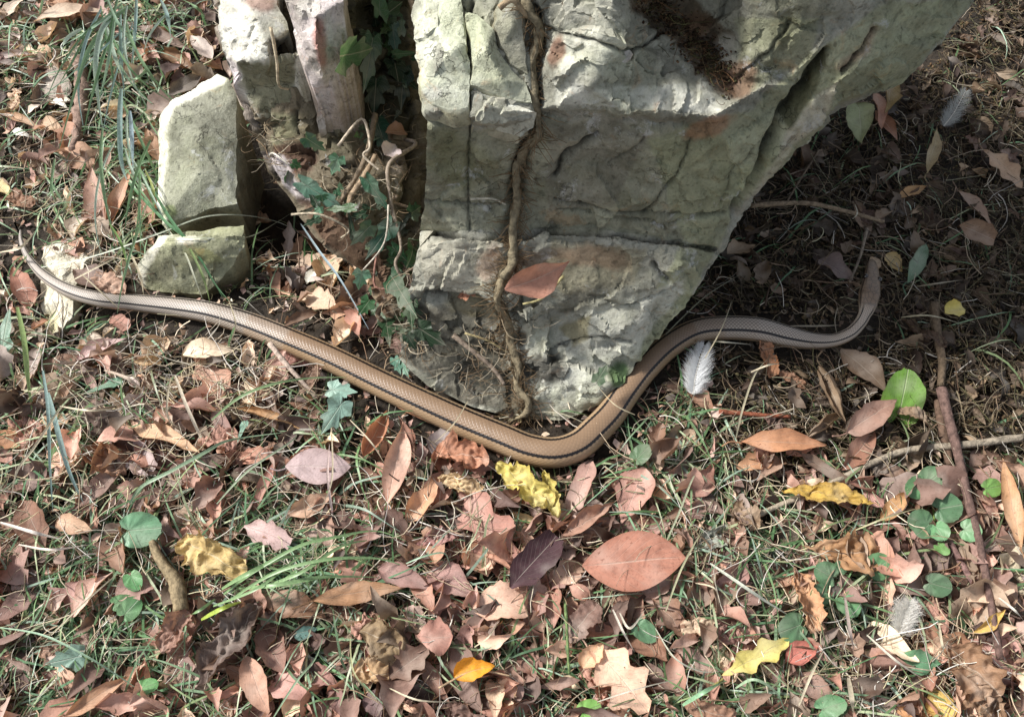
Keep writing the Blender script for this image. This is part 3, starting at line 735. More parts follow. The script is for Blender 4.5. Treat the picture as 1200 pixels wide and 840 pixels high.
def radial_geo(kind, L, Wd, c=0.2, f=0.1, b=0.05, k=0.0, w=0.04, seed=0, **_):
    pts = {'ivy': IVY, 'iv2': IVY2, 'rnd': ROUND}[kind]
    half = []
    for a, q in zip(pts[:-1], pts[1:]):
        for m in range(3): half.append((a[0] + (q[0] - a[0]) * m / 3, a[1] + (q[1] - a[1]) * m / 3))
    half.append(pts[-1])
    rim = half + [(x, -y) for x, y in half[-2:0:-1]]
    cx = 0.12; V = [(cx * L, 0, 0)]; UV = [(.2, 0)]; F = []; nr = 5; n = len(rim)
    for r in range(1, nr + 1):
        q = r / nr
        for i, (x, y) in enumerate(rim):
            X = (cx + (x - cx) * q) * L; Y = y * q * Wd
            e = 1 + .04 * noise.noise(Vector((i * .9, seed, 1))) * (q ** 3)
            X *= e; Y *= e
            ang = math.atan2(Y, X - cx * L)
            z = f * abs(Y) * .5 + c * Wd * q * q * .12 + w * Wd * math.sin(ang * 5 + seed) * q * q + b * L * 2 * (X / L) * (1 - X / L)
            z += 0.02 * Wd * math.cos(ang * 9) * q
            if k: z += k * Wd * noise.noise(Vector((X * 60, Y * 60, seed)))
            V.append((X, Y, z)); UV.append((x, y * 2 * q))
    for i in range(n): F.append((0, 1 + i, 1 + (i + 1) % n))
    for r in range(nr - 1):
        for i in range(n):
            a = 1 + r * n; F.append((a + i, a + n + i, a + n + (i + 1) % n, a + (i + 1) % n))
    return V, F, UV
def frame(B, T, nrm, roll):
    X = (T - B).normalized(); Z = (nrm - X * nrm.dot(X)).normalized(); Y = Z.cross(X)
    m = Matrix((X, Y, Z)).transposed().to_4x4()
    return Matrix.Translation(B) @ m @ Matrix.Rotation(math.radians(roll), 4, 'X')
def pale(c, q=.64, g=1.08):
    if c[1] > 150 and c[2] < 130: q, g = max(q, .84), min(g, 1.02)
    m = (c[0] * .35 + c[1] * .45 + c[2] * .2); tn = (1.03, .99, .95) if c[0] > c[1] else (1, 1, 1)
    return tuple(min(250, (m * w_ + (v - m) * q) * g) for v, w_ in zip(c, tn))
USED = set()
COLW = [((200, 176, 150), 'cream'), ((178, 140, 112), 'tan'), ((160, 112, 88), 'red-brown'), ((136, 100, 84), 'brown'), ((104, 82, 70), 'dark brown'), ((170, 130, 125), 'pinkish'), ((150, 125, 120), 'greyish mauve')]
ANCH = [(743, 658, 'the big flat oval leaf'), (615, 570, 'the yellow-green crumpled leaf'), (556, 782, 'the orange-yellow leaf'), (626, 655, 'the dark purple leaf'), (373, 546, 'the lilac oval leaf'), (395, 480, 'the pale ivy pair'), (250, 650, 'the pale yellow crumpled leaf'), (167, 620, 'the scalloped green leaf'), (74, 772, 'the lower left ivy leaf'),
        (435, 690, 'the long tan-brown leaf'), (450, 755, 'the olive crumpled leaf'), (725, 795, 'the bleached leaf'), (885, 772, 'the wavy yellow-green leaf'), (972, 583, 'the mustard yellow leaf'), (988, 650, 'the wide wrinkled brown leaf'), (1095, 595, 'the round-leaved cluster'), (1060, 722, 'the blue-white down tuft'), (1060, 460, 'the bright green leaf'), (820, 430, 'the white feather'),
        (1118, 368, 'the small clean yellow leaf'), (1074, 310, 'the smooth green oval leaf'), (1008, 145, 'the pale green leaf by the boulder'), (1120, 128, 'the grey feather'), (1174, 198, 'the tan lobed leaf'), (1150, 650, 'the long dark stick'), (1020, 340, 'the snake\'s head'), (918, 520, 'the long orange-brown leaf'), (1160, 728, 'the small curved yellow leaf'), (1140, 800, 'the big crumpled corner leaf'),
        (92, 120, 'the rough scaly stick'), (83, 20, 'the big pale top left leaf'), (230, 180, 'the pale stone slab'), (225, 305, 'the small stone block'), (70, 330, 'the flat white stone'), (28, 300, 'the snake\'s tail tip'), (118, 230, 'the pinkish hanging leaf'), (245, 412, 'the cream leaf'), (250, 445, 'the salmon lobed leaf'), (195, 515, 'the long cream-orange leaf'), (75, 530, 'the forked bluish blade'), (200, 675, 'the thick grey-brown stalk'), (270, 755, 'the large dark crumpled leaf'), (302, 800, 'the salmon leaf'), (108, 695, 'the pale rosy leaf'), (463, 540, 'the long pinkish tan leaf'), (570, 610, 'the large pink-brown leaf'), (742, 585, 'the broad pink-brown leaf'), (960, 240, 'the bare twig by the boulder'), (1185, 590, 'the tan strap leaf')]
def autolabel(px, py, head, avoid=()):
    """a label that names what the thing lies next to, never used twice"""
    an = sorted(ANCH, key=lambda a: math.hypot(a[0] - px, a[1] - py))
    for rel2 in ('', 'a little ', 'some way '):
        for a in an[:6]:
            dx, dy = px - a[0], py - a[1]
            w = ('right of' if dx > 0 else 'left of') if abs(dx) > abs(dy) * 2 else (('below' if dy > 0 else 'above') if abs(dy) > abs(dx) * 2 else (('below and ' if dy > 0 else 'above and ') + ('right of' if dx > 0 else 'left of')))
            l = head + ' ' + rel2 + w + ' ' + a[2]
            if l not in USED and len(l.split()) <= 16 and (rel2 != 'some way ' or math.hypot(dx, dy) > 90): USED.add(l); return l
    return None
def colword(c): return min(COLW, key=lambda w: sum((a - b) ** 2 for a, b in zip(w[0], c)))[1]
def leaf(kind, bx, by, tx, ty, wpx, col, label, cat='leaf', name=None, green=False, z=.012, tz=None, roll=None, stalk=None, group=None, on=None, **k):
    tz = z if tz is None else tz
    if kind == 'torn' and k.get('k', 0) > .45: k['k'] = .40; k['c'] = .8; k['twist'] = .5
    sd = int(bx * 7 + by * 13) % 9973; rr = random.Random(sd)
    if on == 'rock':
        B, n = surf(bx, by, z); T, n2 = surf(tx, ty, tz); dB = (B - CAMP).length; T = CAMP + ray(tx, ty).normalized() * max(dB - .012, min(dB + .012, (T - CAMP).length)); n = (n + n2 + Vector((0, -.3, .3))).normalized()
    else:
        B = on_ground(bx, by, z + rr.uniform(-.002, .003)); T = on_ground(tx, ty, tz + rr.uniform(-.002, .004)); n = Vector((0, 0, 1))
        n = (n + (CAMP - B).normalized() * .25).normalized()
    L = (T - B).length; Wd = wpx * pixm(B)
    if kind in ('lan', 'ova', 'obo', 'ell') and 'rag' not in k: k['rag'] = .11; k['k'] = max(k.get('k', 0), .10)
    if k.get('k', 0) == .10: k.setdefault('w', .07)
    if 'c' in k and k['c'] > .1 and not green and kind in ('lan', 'ova', 'obo', 'ell') and roll is None: k['c'] += rr.uniform(0, .3); k['twist'] = rr.uniform(-.7, .7)
    if col[0] > 140 and col[1] > 125 and col[2] < 120 and k.get('k', 0) > .3: col = (col[0] * .94, col[1] * .90, col[2] * 1.0 + 10)
    col = pale(col) if name != 'white_flake' else col
    if not green and kind not in ('ivy', 'iv2', 'rnd') and max(col) - min(col) < 100: z = z
    if roll is None: roll = rr.uniform(-22, 22)
    radial = kind in ('ivy', 'iv2', 'rnd')
    g = (radial_geo if radial else leaf_geo)(kind, L, Wd, seed=sd, **k)
    nm = name or {'ivy': 'ivy_leaf', 'iv2': 'ivy_leaf', 'rnd': 'round_leaf'}.get(kind, 'dry_leaf' if not green else 'green_leaf')
    mat = M_GREEN if (green or radial) else (M_CRUMP if k.get('k', 0) > .3 else M_LEAF)
    me = mesh(nm, g[0], g[1], mat, True, None, g[2])
    o = link(nm, me, None, frame(B, T, n, roll)); setcol(o, col)
    tag(o, label, cat, group)
    if stalk or (stalk is None and (T - B).length > .05 and k.get('k', 0) < .3 and kind != 'torn' and not radial):
        pl = L * .22
        pts = [Vector((L * .02, math.sin(3 * 0 + 0) * 0, 0)), Vector((-pl * .5, rr.uniform(-.2, .2) * pl, .001)), Vector((-pl, rr.uniform(-.5, .5) * pl, rr.uniform(-.1, .1) * pl))]
        P, R = catmull(pts, [.0009, .0007, .0008], 4); v, f_ = tube(P, R, 5)
        s = bpy.data.objects.new('petiole', mesh('petiole', v, f_, M_TWIG)); COL.objects.link(s); s.parent = o
        setcol(s, tuple(int(q * .8) for q in col))
    return o
G = dict(green=True)
def fan(px, py, n=0): pass
# kind, base, tip, width (photo pixels), colour, label
leaf('lan', 40, 27, 126, 13, 24, (204, 184, 160), 'big pale tan leaf lying lengthwise near the top left corner', b=.15, z=.02)
leaf('lan', 0, 27, 30, -4, 16, (205, 190, 172), 'pale leaf tip cut by the very top left corner')
leaf('ell', -4, 68, 36, 63, 12, (176, 164, 164), 'greyish lilac leaf on the left edge above the rough brown stick', c=.5)
leaf('torn', 50, 92, 84, 108, 34, (166, 160, 152), 'pale grey leaf with a brown stain beside the rough stick', k=.15)
leaf('lan', 0, 136, 52, 152, 15, (188, 148, 112), 'tan leaf with rolled edge at the left margin', c=.7)
leaf('ova', 48, 146, 74, 152, 20, (200, 166, 130), 'small light tan leaf beside the foot of the rough stick', c=.3)
leaf('obo', 64, 176, 112, 192, 34, (178, 134, 104), 'rounded tan-brown leaf below the rough brown stick', c=-.2, z=.015)
leaf('lan', 128, 266, 106, 196, 34, (180, 138, 122), 'pinkish brown leaf hanging tip down, left of the salmon one', c=.6, b=.1, z=.01, tz=.03)
leaf('lan', 130, 276, 154, 196, 22, (196, 140, 108), 'narrow salmon brown leaf standing upright left of the pale slab', c=.45, z=.008, tz=.03)
leaf('lan', 188, 190, 170, 150, 18, (168, 124, 92), 'small brown leaf leaning on the left edge of the pale slab', c=.3, z=.01, tz=.02)
leaf('lan', 160, 32, 226, 58, 17, (150, 130, 122), 'grey-brown leaf in dark shade above the slab', c=.5)
leaf('ova', 250, 70, 222, 42, 20, (190, 180, 176), 'whitish leaf next to the upper edge of the fractured rock', c=.3, z=.02)
leaf('obo', 186, 62, 230, 84, 34, (150, 112, 80), 'brown cupped leaf with a dark hollow above the slab', c=1.1, k=.2, z=.012)
leaf('ell', 196, 112, 236, 90, 20, (98, 90, 84), 'dark grey leaf lying on the top corner of the slab', z=.03, c=.2)
leaf('lan', 58, 58, 78, 42, 12, (196, 150, 146), 'small pink leaf between grass blades near the top left')
leaf('ova', 38, 360, 14, 314, 27, (178, 116, 96), 'red-brown oval leaf on the left under the tail tip', c=.3, z=.012)
leaf('ell', -6, 212, 9, 230, 18, (214, 202, 140), 'yellowish leaf scrap on the left edge')
leaf('torn', 8, 228, 38, 244, 20, (150, 106, 78), 'brown folded leaf above the tail tip', k=.3)
leaf('ova', 148, 346, 108, 320, 26, (196, 164, 116), 'tan fan-folded leaf just above the tail', k=.45, z=.02)
leaf('obo', 84, 318, 118, 336, 36, (128, 104, 96), 'mauve-brown flat leaf over the flat white stone', z=.02)
leaf('iv2', 2, 414, 12, 360, 40, (104, 150, 118), 'grey-green leaf on the left edge level with the flat stone', z=.02, name='green_leaf', **G)
leaf('torn', 130, 372, 152, 386, 18, (176, 122, 108), 'small pink-brown scrap under the tail', k=.2)
leaf('ova', 214, 414, 274, 412, 28, (222, 206, 178), 'cream leaf with raised rim below the snake on the left', c=.5, b=.2, z=.014)
leaf('oak', 224, 414, 278, 472, 46, (188, 132, 106), 'salmon brown lobed leaf under the cream one', c=.2, z=.008)
leaf('lan', 88, 424, 148, 396, 20, (196, 164, 168), 'lilac-pink leaf with upturned edge on the left', c=.5)
leaf('lan', 94, 418, 36, 434, 20, (142, 104, 82), 'dull brown leaf meeting the lilac-pink one', c=-.3)
leaf('ova', 190, 424, 156, 424, 20, (186, 160, 122), 'curled buff leaf between the lilac leaf and the cream leaf', c=1.0, z=.018)
leaf('iv2', 142, 446, 94, 464, 22, (104, 152, 122), 'small sage green lobed leaf in the left litter', z=.018, name='green_leaf', **G)
leaf('torn', 98, 472, 126, 506, 30, (96, 80, 70), 'dark brown decayed leaf near the left grass stem', k=.3)
leaf('ell', -4, 506, 28, 526, 22, (190, 132, 92), 'orange-brown leaf corner on the left edge', c=.3)
leaf('torn', 146, 512, 180, 552, 34, (184, 168, 172), 'pale lilac-grey leaf beside the long cream-orange leaf', c=.2)
leaf('ova', 156, 502, 234, 530, 26, (222, 180, 138), 'long cream-orange leaf catching the sun on the left', c=.4, z=.018)
leaf('torn', 98, 530, 150, 552, 38, (168, 118, 84), 'crumpled orange-brown leaf on the left', k=.5)
leaf('lan', 86, 596, 152, 546, 26, (134, 100, 90), 'long purple-brown leaf with lit edge on the left', c=.5)
leaf('lan', 150, 602, 220, 572, 28, (116, 84, 76), 'dark brown leaf under the bent grass blades', c=.2)
leaf('lan', 186, 572, 270, 532, 34, (134, 112, 102), 'broad shaded leaf beneath the long grass blades', c=.15, z=.008)
leaf('ova', 180, 494, 204, 486, 22, (190, 138, 112), 'small salmon leaf above the cream-orange leaf')
leaf('ova', 318, 414, 364, 430, 24, (182, 124, 116), 'rosy leaf tucked under the snake\'s lower side', c=.2, z=.004)
leaf('lan', 348, 444, 384, 428, 12, (196, 156, 152), 'narrow pink leaf beside the rosy one', c=.4)
leaf('lan', 346, 500, 276, 476, 20, (196, 156, 112), 'rolled tan leaf left of the pale ivy pair', c=1.1, z=.014)
leaf('ell', 334, 549, 411, 544, 44, (178, 158, 166), 'lilac-grey oval leaf crossed by pale straws', c=.08, f=.02, w=.01, z=.024, rag=.01, roll=4)
leaf('ivy', 386, 456, 420, 460, 27, (126, 176, 152), 'upper pale ivy leaf of the pair just below the snake', z=.026, c=.1)
leaf('ivy', 402, 470, 375, 510, 34, (126, 174, 152), 'lower pale ivy leaf of the pair just below the snake', z=.026, c=.1)
leaf('iv2', 288, 494, 278, 520, 16, (118, 168, 138), 'tiny pale green leaf under the rolled tan leaf', z=.02, name='green_leaf', **G)
leaf('ova', 428, 536, 452, 480, 40, (184, 118, 84), 'orange-brown leaf cupped round a dark hollow, below the snake', c=.9, z=.014)
leaf('lan', 456, 592, 470, 494, 33, (212, 160, 138), 'long pinkish tan leaf standing on its edge right of the cupped leaf', c=.35, z=.022)
leaf('lan', 486, 538, 466, 488, 18, (146, 96, 78), 'narrow red-brown leaf behind the long pinkish one', c=.6)
leaf('ova', 512, 536, 524, 497, 32, (116, 106, 112), 'slate grey leaf touching the snake\'s belly', c=.2, z=.014)
leaf('lan', 298, 604, 330, 530, 16, (184, 124, 112), 'narrow rosy leaf left of the lilac oval leaf', c=.5)
leaf('ova', 476, 612, 518, 558, 30, (206, 148, 108), 'tan-orange leaf with a lit right half, in the middle', c=.4, z=.018)
leaf('lan', 454, 470, 512, 498, 10, (180, 124, 88), 'thin curled brown leaf lying against the snake\'s side', z=.016, c=.6, stalk=False)
leaf('torn', 506, 536, 572, 540, 40, (190, 124, 92), 'crumpled orange-brown leaf left of the yellow-green one', k=.5, z=.014)
leaf('torn', 512, 560, 566, 574, 24, (206, 180, 130), 'pale straw-coloured crumpled leaf under the orange-brown one', k=.6, z=.016)
leaf('oak', 534, 566, 612, 658, 66, (186, 128, 116), 'large pink-brown broad leaf left of the purple leaf', c=.15, z=.012, rag=.1)
leaf('torn', 580, 546, 652, 590, 38, (222, 222, 96), 'bright yellow-green crumpled leaf just below the snake\'s belly', k=.65, z=.022)
leaf('torn', 636, 552, 652, 606, 24, (214, 216, 96), 'second lobe of yellow-green leaf hanging below the first', k=.5, z=.018)
leaf('str', 668, 604, 692, 540, 23, (182, 138, 128), 'strap-like mauve-pink leaf reaching up to the snake', c=.2, z=.016)
leaf('lan', 660, 632, 718, 588, 34, (172, 126, 106), 'brown leaf with curled rim right of the strap-like leaf', c=.7, z=.018, k=.2)
leaf('obo', 730, 616, 754, 548, 48, (184, 132, 120), 'broad pink-brown leaf right of the curled brown one', c=.15, z=.016, rag=.12)
leaf('ova', 712, 632, 764, 614, 22, (140, 96, 88), 'dull red leaf above the big oval leaf', z=.008)
leaf('torn', 742, 626, 782, 616, 26, (158, 110, 96), 'dull brown leaf on the right above the big oval leaf', z=.008)
leaf('ell', 682, 658, 804, 657, 70, (186, 116, 94), 'big smooth flat red-brown oval leaf, the largest in the foreground', c=.07, f=.03, w=.01, z=.032, rag=.008, roll=3, b=.03, stalk=False)
leaf('torn', 600, 690, 650, 626, 40, (80, 48, 58), 'dark purple leaf, the darkest in the foreground', c=.3, z=.024, rag=.14)
leaf('torn', 554, 712, 618, 712, 48, (226, 180, 156), 'pale sunlit leaf with orange rim below the purple one', c=.3, z=.018, rag=.12)
leaf('ova', 442, 668, 506, 688, 28, (164, 122, 118), 'mauve-brown leaf above the long tan one', c=.2, z=.018)
leaf('ova', 500, 672, 556, 698, 40, (178, 132, 128), 'pinkish mauve leaf between the mauve-brown and the pale sunlit leaf', z=.014)
leaf('lan', 366, 704, 476, 688, 26, (176, 124, 82), 'long narrow tan-brown leaf lying level, left of centre at the bottom', c=-.15, z=.024)
leaf('ell', 298, 698, 382, 722, 34, (150, 104, 74), 'wide brown leaf touching the left end of the long tan one', c=-.2, z=.014)
leaf('obo', 486, 746, 530, 744, 46, (184, 124, 110), 'squarish pink-brown leaf above the dark cupped leaf', c=.1, z=.022)
leaf('oak', 454, 800, 500, 756, 56, (126, 94, 80), 'dark brown leaf with peaked edge right of the olive crumpled leaf', c=.5, z=.018)
leaf('ova', 492, 776, 528, 822, 22, (142, 104, 90), 'brown ribbon-edged leaf beside the dark peaked leaf', c=.6, z=.016)
leaf('torn', 426, 740, 476, 756, 54, (150, 132, 74), 'olive-yellow crumpled leaf at the bottom', k=.7, z=.02)
leaf('torn', 412, 790, 456, 790, 40, (190, 162, 92), 'mustard crumpled leaf at the bottom below the olive one', k=.7, z=.02)
leaf('ova', 532, 795, 580, 778, 36, (236, 168, 44), 'small bright orange-yellow leaf at the bottom', c=.6, z=.03, stalk=False)
leaf('lan', 534, 748, 566, 842, 38, (132, 106, 98), 'long dark mauve leaf under the orange-yellow one', c=.3, z=.014)
leaf('ova', 604, 768, 640, 800, 30, (160, 106, 88), 'reddish brown leaf between the orange-yellow and the sunlit leaf', c=.4, z=.012)
leaf('lan', 680, 796, 628, 806, 15, (168, 134, 122), 'narrow pinkish leaf at the bottom', c=.5, z=.018)
leaf('oak', 688, 758, 762, 832, 70, (228, 186, 158), 'large bleached leaf lit nearly white at the bottom', c=.25, z=.02, rag=.1)
leaf('ova', 684, 784, 706, 752, 30, (216, 172, 132), 'cream folded leaf at the upper corner of the bleached leaf', c=.5, z=.022)
leaf('lan', 712, 832, 766, 820, 20, (206, 130, 100), 'orange rim leaf below the bleached leaf', c=.3, z=.008)
leaf('lan', 668, 736, 728, 746, 28, (194, 136, 118), 'pinkish leaf between the big oval and the bleached leaf', c=.4, z=.014)
leaf('ova', 726, 732, 752, 692, 42, (176, 126, 106), 'tan leaf mostly hidden beneath the big oval leaf', z=.010)
leaf('ova', 738, 740, 782, 776, 34, (160, 112, 88), 'brown leaf right of the bleached leaf', c=.3, z=.014)
leaf('rnd', 745, 732, 770, 750, 24, (92, 150, 96), 'small green leaf below the big oval leaf', z=.02)
leaf('lan', 790, 740, 842, 726, 22, (200, 178, 150), 'pale wrinkled leaf right of the small green one', k=.4, z=.016)
leaf('ova', 838, 704, 874, 648, 34, (166, 122, 118), 'mauve leaf right of the big oval leaf', c=.3, z=.014)
leaf('lan', 848, 712, 904, 752, 34, (140, 108, 104), 'grey-mauve torn leaf below the mauve one', c=.3, z=.012, rag=.15)
leaf('oak', 846, 796, 924, 748, 36, (204, 198, 112), 'pale yellow-green wavy leaf at the lower right', c=.3, z=.022, k=.2)
leaf('torn', 928, 664, 958, 740, 34, (200, 156, 120), 'wrinkled buff leaf standing right of the mauve one', k=.55, z=.018)
leaf('obo', 940, 646, 1038, 652, 50, (170, 122, 76), 'wide wrinkled brown leaf right of centre', k=.45, z=.02)
leaf('lan', 916, 576, 1030, 594, 28, (206, 182, 66), 'long twisted mustard yellow leaf above the wide wrinkled one', k=.45, z=.026)
leaf('lan', 868, 520, 968, 520, 32, (196, 132, 90), 'long orange-brown leaf to the right of the snake\'s bend', c=.2, z=.022)
leaf('ova', 906, 540, 862, 546, 30, (184, 132, 94), 'rounded tan leaf under the long orange-brown one', c=.2, z=.014)
leaf('ova', 992, 508, 1050, 468, 32, (164, 122, 106), 'pink-brown leaf below the bright green leaf', c=.2, z=.024)
leaf('lan', 984, 550, 1026, 504, 30, (156, 102, 80), 'reddish brown leaf below the pink-brown one', c=.3, z=.016)
leaf('rnd', 1052, 492, 1064, 432, 48, (110, 158, 56), 'bright green rounded leaf standing up, right of the snake\'s neck', z=.012, tz=.032, c=.3, **G)
leaf('str', 938, 530, 1000, 572, 13, (120, 98, 84), 'dark narrow strip leaf below the long orange-brown one', z=.018)
leaf('ova', 1030, 608, 1070, 578, 22, (196, 156, 112), 'buff leaf scrap right of the mustard yellow leaf', c=.4)
leaf('ell', 1028, 556, 1062, 556, 22, (132, 94, 72), 'brown curled leaf above the buff scrap', c=.8)
leaf('lan', 1196, 645, 1176, 536, 24, (192, 142, 96), 'tan strap leaf along the right edge', c=.3, z=.02)
leaf('torn', 1108, 762, 1170, 812, 66, (150, 112, 82), 'big crumpled brown leaf in the lower right corner', k=.5, z=.018)
leaf('torn', 1120, 800, 1170, 850, 50, (160, 124, 92), 'rumpled brown leaf at the very bottom right', k=.6, z=.012)
leaf('lan', 1140, 742, 1178, 714, 16, (218, 184, 98), 'small curved yellow leaf touching the foot of the long stick', c=.4, z=.024, stalk=False)
leaf('ova', 1112, 846, 1088, 806, 38, (214, 188, 108), 'yellow leaf cut by the bottom edge at lower right', c=.3)
leaf('lan', 1044, 828, 1098, 836, 18, (206, 144, 88), 'orange tan leaf lying beside the cut yellow one', c=.3)
leaf('ova', 922, 776, 958, 752, 28, (204, 106, 94), 'coral red leaf piece right of the wavy yellow-green leaf', c=.3, z=.018)
leaf('ova', 934, 792, 982, 824, 30, (158, 118, 104), 'mauve-brown leaf near the bottom at lower right', c=.3)
leaf('ova', 1076, 726, 1104, 758, 20, (162, 110, 84), 'brown leaf right of the blue-white down tuft', c=.3)
leaf('torn', 1104, 744, 1140, 776, 36, (168, 118, 86), 'flat brown leaf left of the lower end of the long stick', z=.014)
leaf('ova', 1002, 122, 1012, 168, 34, (168, 178, 128), 'pale green and yellow leaf touching the boulder\'s right side', c=.2, z=.028, on='x')
leaf('ova', 1044, 92, 1036, 132, 26, (140, 120, 66), 'olive curled leaf on top right of the pale green leaf', c=.5, z=.03)
leaf('ova', 1024, 108, 1034, 152, 20, (184, 130, 108), 'pinkish leaf just right of the pale green leaf', c=.4, z=.022)
leaf('lan', 1086, 204, 1098, 150, 18, (158, 142, 98), 'olive-tan leaf hanging in the upper right litter', c=.3, z=.02)
leaf('lan', 1050, 232, 1086, 218, 14, (196, 158, 112), 'small buff leaf in the upper right litter', c=.4)
leaf('oak', 1152, 176, 1198, 220, 28, (180, 148, 118), 'tan lobed leaf at the right edge, upper part', c=.2, z=.018)
leaf('lan', 1122, 224, 1164, 268, 17, (158, 130, 110), 'grey-tan narrow leaf below the lobed one', c=.4)
leaf('torn', 1124, 266, 1166, 280, 28, (140, 106, 78), 'brown leaf with dark hollow under it at right', c=.3, z=.022)
leaf('ell', 1062, 332, 1086, 286, 18, (96, 138, 96), 'smooth green oval leaf upright in the right shade', c=.2, z=.02, **G)
leaf('ova', 1038, 298, 1058, 318, 18, (196, 174, 112), 'small yellow-buff leaf left of the smooth green one', c=.3)
leaf('ova', 1106, 366, 1132, 364, 24, (216, 206, 104), 'small clean yellow leaf in the right shade', c=.15, z=.02, stalk=False)
leaf('ova', 960, 304, 1000, 330, 30, (128, 112, 112), 'mauve-grey leaf beside the snake\'s head', c=.3, z=.018)
leaf('lan', 984, 408, 1042, 464, 32, (112, 88, 66), 'dark brown leaf below the snake\'s neck', c=.2, z=.014)
leaf('torn', 886, 396, 906, 442, 22, (190, 122, 76), 'shredded orange leaf below the snake\'s neck bend', k=.6, z=.016)
leaf('torn', 906, 438, 944, 452, 16, (182, 136, 82), 'orange-tan scrap beside the shredded orange leaf', k=.5)
leaf('lan', 962, 428, 988, 500, 42, (132, 110, 84), 'thick curled brown dead leaf bending down from the snake\'s neck', c=1.3, k=.25, z=.02)
leaf('lan', 946, 514, 988, 480, 28, (126, 104, 80), 'rolled end of brown leaf below the curled dead leaf', c=1.2, k=.2, z=.014)
leaf('ova', 806, 456, 838, 484, 24, (160, 112, 86), 'red-brown leaf under the white feather', c=.4)
leaf('ova', 810, 582, 834, 544, 28, (160, 104, 90), 'small red leaf right of the snake\'s lowest bend', c=.2, z=.018)
leaf('torn', 852, 596, 888, 620, 34, (146, 120, 92), 'dull crinkled brown leaf beneath the rounded tan one', k=.5)
leaf('lan', 586, 330, 666, 304, 46, (186, 124, 104), 'red-brown leaf stuck on the face of the boulder over the vine', on='rock', z=.014, tz=.012, c=.15, b=.1, rag=.06, stalk=False, roll=0)
leaf('torn', 540, 346, 564, 336, 12, (206, 142, 86), 'small orange curl of leaf on the boulder', on='rock', z=.006, k=.5)
leaf('torn', 740, 62, 732, 74, 12, (232, 230, 224), 'small white flake resting on the boulder', cat='flake', name='white_flake', on='rock', z=.003)
leaf('lan', 1016, 282, 1000, 236, 18, (150, 124, 102), 'dim tan leaf right of the boulder beneath the twig', c=.3)
leaf('lan', 1026, 130, 1052, 166, 16, (168, 112, 84), 'rusty leaf right of the pinkish one by the boulder', c=.3)
leaf('rnd', 145, 622, 190, 618, 40, (110, 164, 120), 'round scalloped green leaf on the left below the dark leaves', z=.028, c=.1)
leaf('torn', 208, 634, 292, 668, 50, (212, 200, 112), 'big pale yellow crumpled leaf at the lower left', k=.6, z=.024)
leaf('ova', 66, 612, 110, 620, 24, (206, 166, 134), 'tan leaf left of the round green one', c=.3, z=.02)
leaf('ell', 56, 642, 26, 588, 40, (140, 96, 76), 'broad brown leaf behind white straws on the left', c=.2, z=.014)
leaf('lan', 84, 724, 132, 670, 30, (208, 170, 156), 'pale rosy leaf lying aslant at the lower left', c=.2, z=.022)
leaf('lan', 50, 668, 98, 682, 15, (196, 148, 110), 'small tan leaf left of the pale rosy one', c=.4)
leaf('torn', 190, 764, 222, 716, 36, (168, 130, 92), 'ruffled brown leaf under the grey-brown stalk', k=.6, z=.024)
leaf('torn', 236, 800, 304, 712, 48, (104, 86, 80), 'large dark crumpled grey-brown leaf at the lower left', k=.6, z=.02)
leaf('torn', 250, 740, 300, 704, 26, (112, 92, 92), 'dark folded leaf above the large dark crumpled one', k=.5, z=.02)
leaf('lan', 284, 768, 320, 840, 34, (196, 148, 124), 'salmon leaf pointing down near the bottom left', c=.25, z=.022)
leaf('ell', 300, 732, 336, 786, 38, (152, 110, 98), 'mauve-brown leaf behind the salmon one', c=.2, z=.014)
leaf('lan', 108, 704, 148, 688, 20, (148, 104, 90), 'small red-brown leaf left of the grey-brown stalk', c=.3)
leaf('lan', 74, 838, 156, 792, 24, (180, 130, 94), 'long tan leaf along the bottom left', c=.4, z=.022)
leaf('lan', 92, 820, 118, 772, 26, (100, 76, 66), 'dark brown leaf above the long tan one at bottom left', c=.2)
leaf('ivy', 96, 768, 52, 778, 34, (120, 162, 138), 'pale ivy leaf at the lower left', z=.024)
leaf('rnd', 162, 808, 186, 800, 20, (100, 168, 92), 'small fresh green leaf near the bottom left', z=.028)
leaf('rnd', 152, 672, 162, 692, 20, (92, 160, 92), 'topmost small green leaf of the left seedling', z=.028)
leaf('rnd', 132, 708, 158, 702, 18, (92, 156, 90), 'left small green leaf of the left seedling', z=.024)
leaf('rnd', 144, 722, 164, 700, 24, (96, 158, 94), 'lowest small green leaf of the left seedling', z=.024)
leaf('torn', 286, 616, 340, 638, 26, (206, 176, 180), 'pale lilac ragged leaf above the bottom grass tuft', rag=.3, z=.02)
leaf('lan', 336, 602, 394, 578, 26, (186, 148, 122), 'light brown leaf below the lilac oval leaf', c=.3, z=.018)
leaf('lan', 390, 646, 376, 586, 22, (166, 128, 112), 'brown leaf hanging down below the lilac oval leaf', c=.3, z=.014)
leaf('ova', 4, 742, 42, 752, 30, (110, 90, 92), 'dark mauve leaf on the left edge near the bottom', c=.2)
leaf('ova', 344, 744, 372, 736, 18, (84, 132, 120), 'bluish green leaf under the long brown leaf', z=.014, **G)
leaf('torn', 338, 800, 366, 768, 22, (168, 174, 150), 'grey-green curled leaf near the bottom', k=.5)
leaf('lan', 540, 626, 484, 640, 22, (178, 126, 102), 'brown leaf left of the large pink-brown one', k=.4, z=.014)
leaf('lan', 560, 646, 606, 674, 12, (200, 140, 114), 'thin salmon rolled leaf under the large pink-brown one', c=.8, z=.016)
leaf('ova', 700, 606, 664, 640, 26, (168, 132, 112), 'wavy brown leaf left of the big oval leaf', k=.3, z=.01)
leaf('ell', 598, 600, 634, 612, 16, (212, 190, 130), 'pale curled leaf below the yellow-green leaf', c=.9, z=.012)
